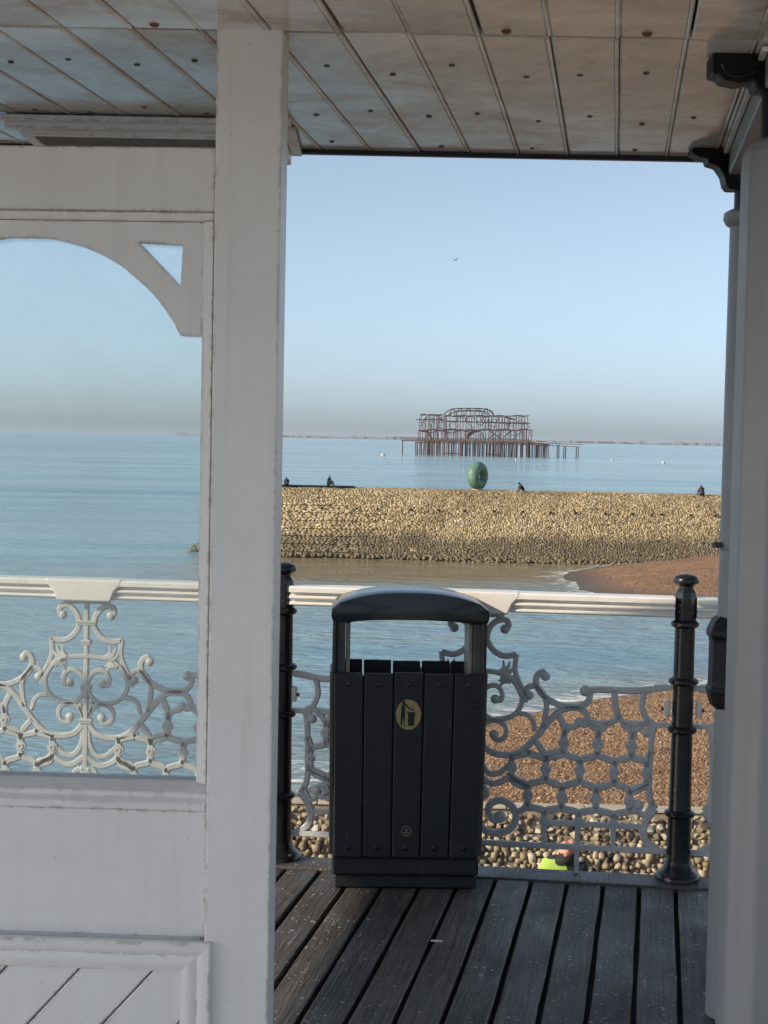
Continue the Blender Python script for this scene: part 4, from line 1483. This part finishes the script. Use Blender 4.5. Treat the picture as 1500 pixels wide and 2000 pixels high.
# corner posts carrying the hood
for sx in (-1, 1):
    for y0 in (0.022, bd - 0.044):
        a, b = sorted((sx * 0.240, sx * 0.274))
        MB().box(a, b, y0, y0 + 0.022, 0.10, 1.02).build('corner_post', M['bin_frame'], bin_o, bevel=0.003)
    a, b = sorted((sx * 0.2695, sx * 0.2885))
    MB().box(a, b, 0.0, bd, 0.812, 1.03).build('side_frame', M['bin_hood'], bin_o, bevel=0.006)
    a, b = sorted((sx * 0.222, sx * 0.238))
    MB().box(a, b, 0.03, bd - 0.03, 0.60, 1.00).build('inner_guide', M['galv'], bin_o, bevel=0.003)
# liner you look past
mb = MB()
mb.box(-0.235, 0.235, 0.03, 0.036, 0.13, 0.77).box(-0.235, 0.235, bd - 0.036, bd - 0.03, 0.13, 0.77).box(-0.216, -0.21, 0.036, bd - 0.036, 0.13, 0.77).box(0.21, 0.216, 0.036, bd - 0.036, 0.13, 0.77)
mb.box(-0.21, 0.21, 0.036, bd - 0.036, 0.13, 0.136)
mb.build('liner', M['ink'], bin_o)
# hood: a shallow barrel with thick rounded rim
mb = MB()
vs, fs = [], []
arc = []
HW, HD = 0.289, 0.012
for i in range(21):
    t = -1 + 2 * i / 20
    x = HW * math.copysign(min(1, abs(t) ** 0.94), t)
    z = 1.068 + 0.052 * (1 - abs(t) ** 2.4)
    arc.append((x, z))
outer = [(-0.2895, 1.012), (-0.2945, 1.030), (-0.2925, 1.055)] + arc[1:-1] + [(0.2925, 1.055), (0.2945, 1.030), (0.2895, 1.012)]
inner = [(0.262, 1.006), (0.232, 1.004)] + [(0.225 * math.cos(a), 1.005 + 0.014 * math.sin(a)) for a in np.linspace(0.05, math.pi - 0.05, 13)] + [(-0.232, 1.004), (-0.262, 1.006)]
mb.prism(outer + inner, -0.016, bd + 0.016, 'y')
mb.build('hood', M['bin_hood'], bin_o, bevel=0.011, segs=3, smooth=True)
# sign: gold oval with a figure dropping litter into a basket
sg = MB().prism([(0.047 * math.cos(a), 0.663 + 0.057 * math.sin(a)) for a in np.linspace(0, 2 * math.pi, 40, endpoint=False)], -0.0068, -0.0045, 'y').build('sign_disc', M['gold'], bin_o)
fy0, fy1 = -0.0082, -0.0066


def sgn(poly, nm='pictogram'):
    MB().prism([(x / 1000.0, 0.663 + z / 1000.0) for x, z in poly], fy0, fy1, 'y').build(nm, M['ink'], sg)


sgn([(-19 + 6.5 * math.cos(a), 45 + 6.8 * math.sin(a)) for a in np.linspace(0, 2 * math.pi, 16, endpoint=False)])
sgn([(-26, 36), (-15, 37), (-10, 31), (8, 17), (14, 14), (15, 17), (6, 23), (-7, 38), (-13, 41), (-24, 40)])
sgn([(-27, 35), (-14, 35), (-13, 0), (-15, -38), (-9, -41), (-17, -41), (-20, -4), (-24, -38), (-19, -41), (-29, -41), (-28, 0)])
sgn([(-2, 6), (24, 6), (20, -42), (-1, -42)])
sgn([(-5, 12), (26, 9), (26, 6.6), (-5, 6.6)])
sgn([(12, 24), (19, 22), (20, 16), (13, 17)])
# small printed mark near the foot
mk = MB()
mk.prism([(0.020 * math.cos(a), 0.222 + 0.020 * math.sin(a)) for a in np.linspace(0, 2 * math.pi, 24, endpoint=False)], -0.0052, -0.0042, 'y',
         holes=[[(0.0165 * math.cos(a), 0.222 + 0.0165 * math.sin(a)) for a in np.linspace(0, 2 * math.pi, 24, endpoint=False)]])
mk.prism([(-0.014, 0.215), (0.014, 0.215), (0.014, 0.219), (-0.014, 0.219)], -0.0052, -0.0042, 'y')
mk.prism([(-0.010, 0.207), (0.010, 0.207), (0.010, 0.210), (-0.010, 0.210)], -0.0052, -0.0042, 'y')
mk.prism([(-0.005, 0.222), (0.006, 0.222), (0.004, 0.234), (-0.002, 0.231)], -0.0052, -0.0042, 'y')
mk.build('printed_mark', M['emblem'], bin_o)

# ================================================================== GLAZED SCREEN
scr = thing('glazed_screen', 'white painted timber wind screen with arched glazed window and broad post', 'wind screen', (0, 3.27, 0.004), R(-2.5))
XR, XC = -0.372, -0.775
XL = 2 * XC - XR
MB().box(-0.3705, -0.2305, -0.014, 0.105, 0.0, 2.549).build('post', M['white'], scr, bevel=0.004, segs=2)
MB().box(XL - 0.155, XL - 0.0015, -0.014, 0.13, 0.0, 2.549).build('post', M['white'], scr, bevel=0.004, segs=2)
MB().box(XL, XR, 0.0, 0.085, 2.166, 2.302).build('top_rail', M['white'], scr, bevel=0.003)
MB().box(XL, XR, 0.003, 0.08, 0.602, 0.879).build('lock_rail', M['white'], scr, bevel=0.002)
MB().box(XL, XR, 0.003, 0.08, 0.0, 0.098).build('bottom_rail', M['white'], scr, bevel=0.003)
# glazing beads round the opening
MB().prism([(-0.006, 2.164), (0.08, 2.164), (0.08, 2.147), (0.006, 2.147), (-0.001, 2.152)], XL, XR, 'x').build('glazing_bead', M['white'], scr, bevel=0.002)
MB().prism([(-0.008, 0.881), (0.08, 0.881), (0.08, 0.939), (0.035, 0.939), (0.004, 0.918), (0.004, 0.908), (-0.008, 0.897)], XL, XR, 'x').build('sill', M['white'], scr, bevel=0.002)
for xa, sgn_ in ((XR - 0.0245, 1), (XL + 0.0245, -1)):
    mb = MB()
    a, b = sorted((xa, xa + sgn_ * 0.0235))
    mb.prism([(a, 0.004), (b, -0.006 if sgn_ > 0 else -0.001), (b, 0.08), (a, 0.08)] if sgn_ > 0 else [(a, -0.006), (b, 0.004), (b, 0.08), (a, 0.08)], 0.940, 2.1465, 'z')
    mb.build('glazing_bead', M['white'], scr, bevel=0.002)
arch = [(-0.775, 2.110), (-0.740, 2.109), (-0.711, 2.105), (-0.667, 2.095), (-0.623, 2.077), (-0.578, 2.053), (-0.545, 2.028), (-0.512, 2.000), (-0.484, 1.968), (-0.461, 1.935), (-0.447, 1.910)]
arch = [(p.x, p.y) for p in smooth_path([(a, b, 0) for a, b in arch], 4)]
arch = [(a + random.uniform(-0.0007, 0.0007), b + random.uniform(-0.0007, 0.0007)) for a, b in arch]
xr_in = XR - 0.025
half = arch + [(-0.444, 1.905), (xr_in, 1.904)]
left = [(2 * XC - a, b) for a, b in reversed(half)]
outl = left[:-1] + half + [(xr_in, 2.1455), (2 * XC - xr_in, 2.1455)]
tri = [(-0.537, 2.102), (-0.441, 2.098), (-0.4455, 2.009)]
tri2 = [(2 * XC - a, b) for a, b in tri]
MB().prism(outl, 0.012, 0.036, 'y', holes=[tri, tri2]).build('arched_spandrel', M['white'], scr, bevel=0.0015)
MB().box(XL + 0.02, XR - 0.02, 0.048, 0.052, 0.932, 2.155).build('glass_pane', M['glass'], scr)
# lower panel: diagonal boards inside a moulded frame
FX0, FX1, FZ0, FZ1 = XL - 0.018, XR + 0.018, 0.105, 0.600
prof = [(0.0, 0.0), (0.0, 0.016), (0.004, 0.019), (0.014, 0.018), (0.026, 0.013), (0.030, 0.009), (0.038, 0.012), (0.048, 0.013), (0.056, 0.009), (0.066, 0.0065), (0.068, 0.0)]
corners = [(FX0, FZ0, 1, 1), (FX1, FZ0, -1, 1), (FX1, FZ1, -1, -1), (FX0, FZ1, 1, -1)]
for i in range(4):
    c0, c1 = corners[i], corners[(i + 1) % 4]
    vs = []
    for c in (c0, c1):
        for inset, h in prof:
            vs.append((c[0] + c[2] * inset, -0.0145 - h, c[1] + c[3] * inset))
    m_ = len(prof)
    fs = [(j, j + 1, m_ + j + 1, m_ + j) for j in range(m_ - 1)] + [(m_ - 1, 0, m_, 2 * m_ - 1), tuple(range(m_)), tuple(m_ + j for j in reversed(range(m_)))]
    mb = MB().add(vs, fs)
    mb.build('panel_moulding', M['white_board'], scr, smooth=True)
MB().box(FX0 + 0.03, FX1 - 0.03, 0.012, 0.03, 0.099, 0.601).build('panel_back', M['white_board'], scr)


def clip(poly, x0, x1, z0, z1):
    def cut(P, f, g):
        out = []
        for i in range(len(P)):
            a, b = P[i - 1], P[i]
            fa, fb = f(a), f(b)
            if (fa >= 0) != (fb >= 0):
                t = fa / (fa - fb)
                out.append((a[0] + (b[0] - a[0]) * t, a[1] + (b[1] - a[1]) * t))
            if fb >= 0:
                out.append(b)
        return out
    for f in (lambda p: p[0] - x0, lambda p: x1 - p[0], lambda p: p[1] - z0, lambda p: z1 - p[1]):
        poly = cut(poly, f, None)
        if not poly:
            return []
    return poly


for k in range(-9, 6):
    xa = -0.648 + 0.1595 * k          # joint where it meets the top of the panel
    sl = (0.757 - 0.648) / (0.524 - 0.402)
    zt, zb = 0.62, 0.08
    P = [(xa + 0.0025 + (zt - 0.524) * sl, zt), (xa + 0.0025 + (zb - 0.524) * sl, zb), (xa + 0.157 + (zb - 0.524) * sl, zb), (xa + 0.157 + (zt - 0.524) * sl, zt)]
    P = clip(P, FX0 + 0.045, FX1 - 0.045, 0.12, 0.585)
    if len(P) >= 3:
        MB().prism(P, -0.0125, 0.010, 'y').build('diagonal_board', M['white_board'], scr, bevel=0.0025)

# ================================================================== CANOPY
CZ = 2.55
can = thing('canopy', 'boarded timber canopy ceiling in peeling white paint over the deck', 'canopy', (0, 3.28, CZ))
CB_A = math.atan(0.150)
SEAM, OUT, BACK = 3.28, 4.61, 0.55
CX_END = -5.35  # out of view; end and back edge placed to shape sun and shadow


def board_mesh(L):
    """soffit board along +y, bead along one edge; sits above z = 0"""
    w = 0.1450
    c = 0.0045
    prof_ = [(0.0004, 0.022), (0.0004, 0.0030), (0.0042, 0.0), (w - 0.0130, 0.0), (w - 0.0115, 0.0022), (w - 0.0100, 0.0), (w - 0.0080, -0.0022), (w - 0.0050, -0.0022), (w - 0.0030, 0.0), (w - 0.0012, 0.004), (w - 0.0012, 0.022)]
    mb = MB()
    n_ = len(prof_)
    vs = [(x, 0, z) for x, z in prof_] + [(x, L, z) for x, z in prof_]
    # skew the ends so that they lie along x in the world
    sk_ = math.tan(CB_A)
    vs = [(x, y - x * sk_ * -1.0, z) for x, y, z in vs]
    fs = [(i, (i + 1) % n_, n_ + (i + 1) % n_, n_ + i) for i in range(n_)] + [tuple(range(n_)), tuple(n_ + i for i in reversed(range(n_)))]
    return mb.add(vs, fs).mesh('ceiling_board', M['ceiling'])


fb_m = board_mesh((OUT - SEAM - 0.012) / math.cos(CB_A))
nb_m = board_mesh((SEAM - BACK - 0.006) / math.cos(CB_A))
bolt_m = MB().lathe([(0.0, -0.0035), (0.005, -0.0035), (0.0075, -0.0015), (0.0075, 0.001)][::-1], 8).mesh('bolt', M['screw'])
rust_m = MB().lathe([(0.0, -0.005), (0.007, -0.005), (0.0105, -0.002), (0.0105, 0.001)][::-1], 8).mesh('bolt', M['rust'])
kk = -38
rc_ = random.Random(3)
while True:
    xj = 0.0385 + 0.1467 * kk
    if xj > 1.25:
        break
    if xj > CX_END - 0.1:
        o1 = link('ceiling_board', fb_m, can, (xj, 0.006 + rc_.uniform(0, 0.008), rc_.uniform(-0.001, 0.001)), (0, 0, -CB_A))
        yb = BACK - SEAM
        o2 = link('ceiling_board', nb_m, can, (xj + yb * math.tan(CB_A) + rc_.uniform(-0.004, 0.004), yb, rc_.uniform(-0.002, 0.002)), (0, 0, -CB_A))
        if -1.3 < xj < 1.0:
            for yv in ((0.33, 0.85, 1.22) if kk % 2 else (0.30, 0.80)):
                link('bolt', bolt_m, can, (xj + 0.062 + rc_.uniform(-0.02, 0.02) + (yv) * math.tan(CB_A), yv + rc_.uniform(-0.04, 0.04), 0.0))
            if kk in (1, 3, -4):
                link('bolt', rust_m, can, (xj + 0.05, -0.035, 0.0))
    kk += 1
# strip closing the joint of the two runs, fascia, roof sheet
MB().box(CX_END, 1.4, -0.02, 0.03, 0.026, 0.05).build('joint_batten', M['fascia'], can)
MB().box(CX_END, 3.4, OUT - SEAM, OUT - SEAM + 0.03, -0.012, 0.058).build('fascia', M['fascia'], can, bevel=0.004)
MB().box(CX_END, 3.4, BACK - SEAM - 0.04, BACK - SEAM - 0.004, -0.012, 0.058).build('fascia', M['fascia'], can, bevel=0.004)
MB().box(CX_END, 3.4, BACK - SEAM, OUT - SEAM - 0.004, 0.0505, 0.056).build('roof_sheet', M['under'], can)
MB().prism([(1.15, BACK - SEAM), (3.4, BACK - SEAM), (3.4, OUT - SEAM - 0.01), (1.36, OUT - SEAM - 0.01)], 0.004, 0.024, 'z').build('end_soffit', M['ceiling'], can)
# beam running outward over the columns
bm_ = MB().box(0.0, 0.20, 0.02, 1.30, -0.075, -0.006)
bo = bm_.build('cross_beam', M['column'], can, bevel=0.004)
bo.location = (0.795, 0.0, 0)
bo.rotation_euler = (0, 0, -CB_A)
tb = MB().box(-0.016, -0.002, 0.02, 1.30, -0.016, -0.006).build('beam_trim', M['white'], can, bevel=0.002)
tb.location = (0.795, 0.0, 0)
tb.rotation_euler = (0, 0, -CB_A)

# ---- ventilator frame under the canopy behind the screen
vent = thing('ventilator_frame', 'white moulded ventilator frame with wire mesh under the canopy ceiling', 'ventilator', (-0.64, 4.15, CZ))
x0v, x1v = -0.34, 0.345
for (a, b, z0, z1) in ((0.0, 0.035, -0.020, -0.006), (0.036, 0.075, -0.034, -0.006), (0.076, 0.10, -0.046, -0.006)):
    MB().box(x0v - 0.10 + a, x1v + 0.025 - a * 0.3, a, b, z0, z1).build('front_trim', M['white'], vent, bevel=0.002)
for xs_, nm in ((x0v, 1), (x1v, -1)):
    for (a, b, z0, z1) in ((0.0, 0.030, -0.020, -0.006), (0.031, 0.062, -0.046, -0.006)):
        lo, hi = sorted((xs_ + nm * (a - (0.062 if nm > 0 else 0.03)), xs_ + nm * (b - (0.062 if nm > 0 else 0.03))))
        s1 = MB().box(lo, hi, 0.104, 0.47, z0, z1).build('side_trim', M['white'], vent, bevel=0.002)
mb = MB()
mb.box(x0v + 0.002, x1v - 0.002, 0.104, 0.45, -0.016, -0.010)
mb.build('dark_void', M['ink'], vent)
mb = MB()
for i in range(73):
    x = x0v + 0.005 + i * 0.0093
    mb.box(x, x + 0.0016, 0.106, 0.448, -0.044, -0.042)
for i in range(38):
    y = 0.107 + i * 0.009
    mb.box(x0v + 0.003, x1v - 0.003, y, y + 0.0016, -0.0458, -0.0442)
mb.build('wire_mesh', M['galv'], vent)

# ================================================================== COLUMNS
colA = thing('canopy_column', 'near pale grey column with rounded shoulder and black iron head', 'column', (0.861, 3.42, 0.004))
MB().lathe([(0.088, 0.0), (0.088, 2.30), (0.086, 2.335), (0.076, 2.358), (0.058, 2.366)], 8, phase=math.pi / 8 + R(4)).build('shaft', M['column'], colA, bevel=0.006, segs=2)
MB().lathe([(0.047, 2.355), (0.047, 2.46), (0.060, 2.470), (0.060, 2.485), (0.050, 2.492), (0.064, 2.536)], 20).build('capital', M['black_dull'], colA, smooth=True)
mb = MB()
mb.prism([(-0.165, 2.545), (-0.165, 2.500), (-0.150, 2.500), (-0.140, 2.488), (-0.105, 2.482), (-0.075, 2.488), (-0.068, 2.470), (-0.04, 2.468), (-0.03, 2.545)], -0.035, 0.035, 'y')
mb.build('bracket', M['black_dull'], colA, bevel=0.004)
MB().tube(smooth_path([(-0.145, -0.037, 2.520), (-0.135, -0.037, 2.500), (-0.11, -0.037, 2.493), (-0.085, -0.037, 2.500), (-0.07, -0.037, 2.506)], 4), 0.004, 0.004, 6).build('bracket_scroll', M['black_iron'], colA, smooth=True)
MB().prism([(0.03, 2.470), (0.03, 2.545), (0.24, 2.545), (0.24, 2.51), (0.12, 2.50), (0.07, 2.47)], -0.035, 0.035, 'y').build('bracket', M['black_dull'], colA, bevel=0.004)

colB = thing('canopy_column', 'far pale grey column with black collar and black bracket at the canopy edge', 'column', (1.052, 4.50, 0.004))
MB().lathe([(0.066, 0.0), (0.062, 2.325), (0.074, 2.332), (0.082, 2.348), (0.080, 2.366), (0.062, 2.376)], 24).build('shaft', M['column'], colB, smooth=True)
MB().lathe([(0.052, 2.372), (0.052, 2.45), (0.068, 2.455), (0.068, 2.52)], 20).build('capital', M['black_dull'], colB, smooth=True)
mb = MB()
mb.prism([(-0.04, 2.43), (-0.075, 2.43), (-0.085, 2.442), (-0.092, 2.47), (-0.110, 2.495), (-0.138, 2.503), (-0.140, 2.515), (-0.165, 2.520), (-0.185, 2.530), (-0.185, 2.545), (-0.04, 2.545)], -0.035, 0.035, 'y')
mb.build('bracket', M['black_dull'], colB, bevel=0.003)
MB().lathe([(0.060, 0.915), (0.082, 0.925), (0.092, 0.965), (0.096, 0.975), (0.090, 0.985), (0.088, 1.000), (0.088, 1.115), (0.090, 1.125), (0.098, 1.135), (0.096, 1.150), (0.082, 1.180), (0.064, 1.192)], 8, phase=math.pi / 8).build(
    'black_collar', M['black_dull'], colB, bevel=0.003)
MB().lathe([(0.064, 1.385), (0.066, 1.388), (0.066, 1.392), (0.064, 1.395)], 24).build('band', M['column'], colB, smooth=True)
MB().tube([(-0.062, -0.01, 1.40), (-0.085, -0.012, 1.40)], 0.012, 0.009, 8).build('knob', M['screw'], colB, smooth=True)

# ================================================================== HAZE over the sea
hz = MB().box(-25000, 25000, -25000, 25000, -12.5, 45.0)
m, nt, b, out = new_mat('sea_haze')
nt.nodes.remove(b)
pv = N(nt, 'ShaderNodeVolumePrincipled')
pv.inputs['Color'].default_value = (0.80, 0.89, 1.0, 1)
pv.inputs['Density'].default_value = 5.0e-5
pv.inputs['Anisotropy'].default_value = 0.2
nt.links.new(pv.outputs[0], out.inputs['Volume'])
o = hz.build('haze', m, None, kind='stuff')
o['label'] = 'thin pale sea haze lying over the water'
o['category'] = 'haze'
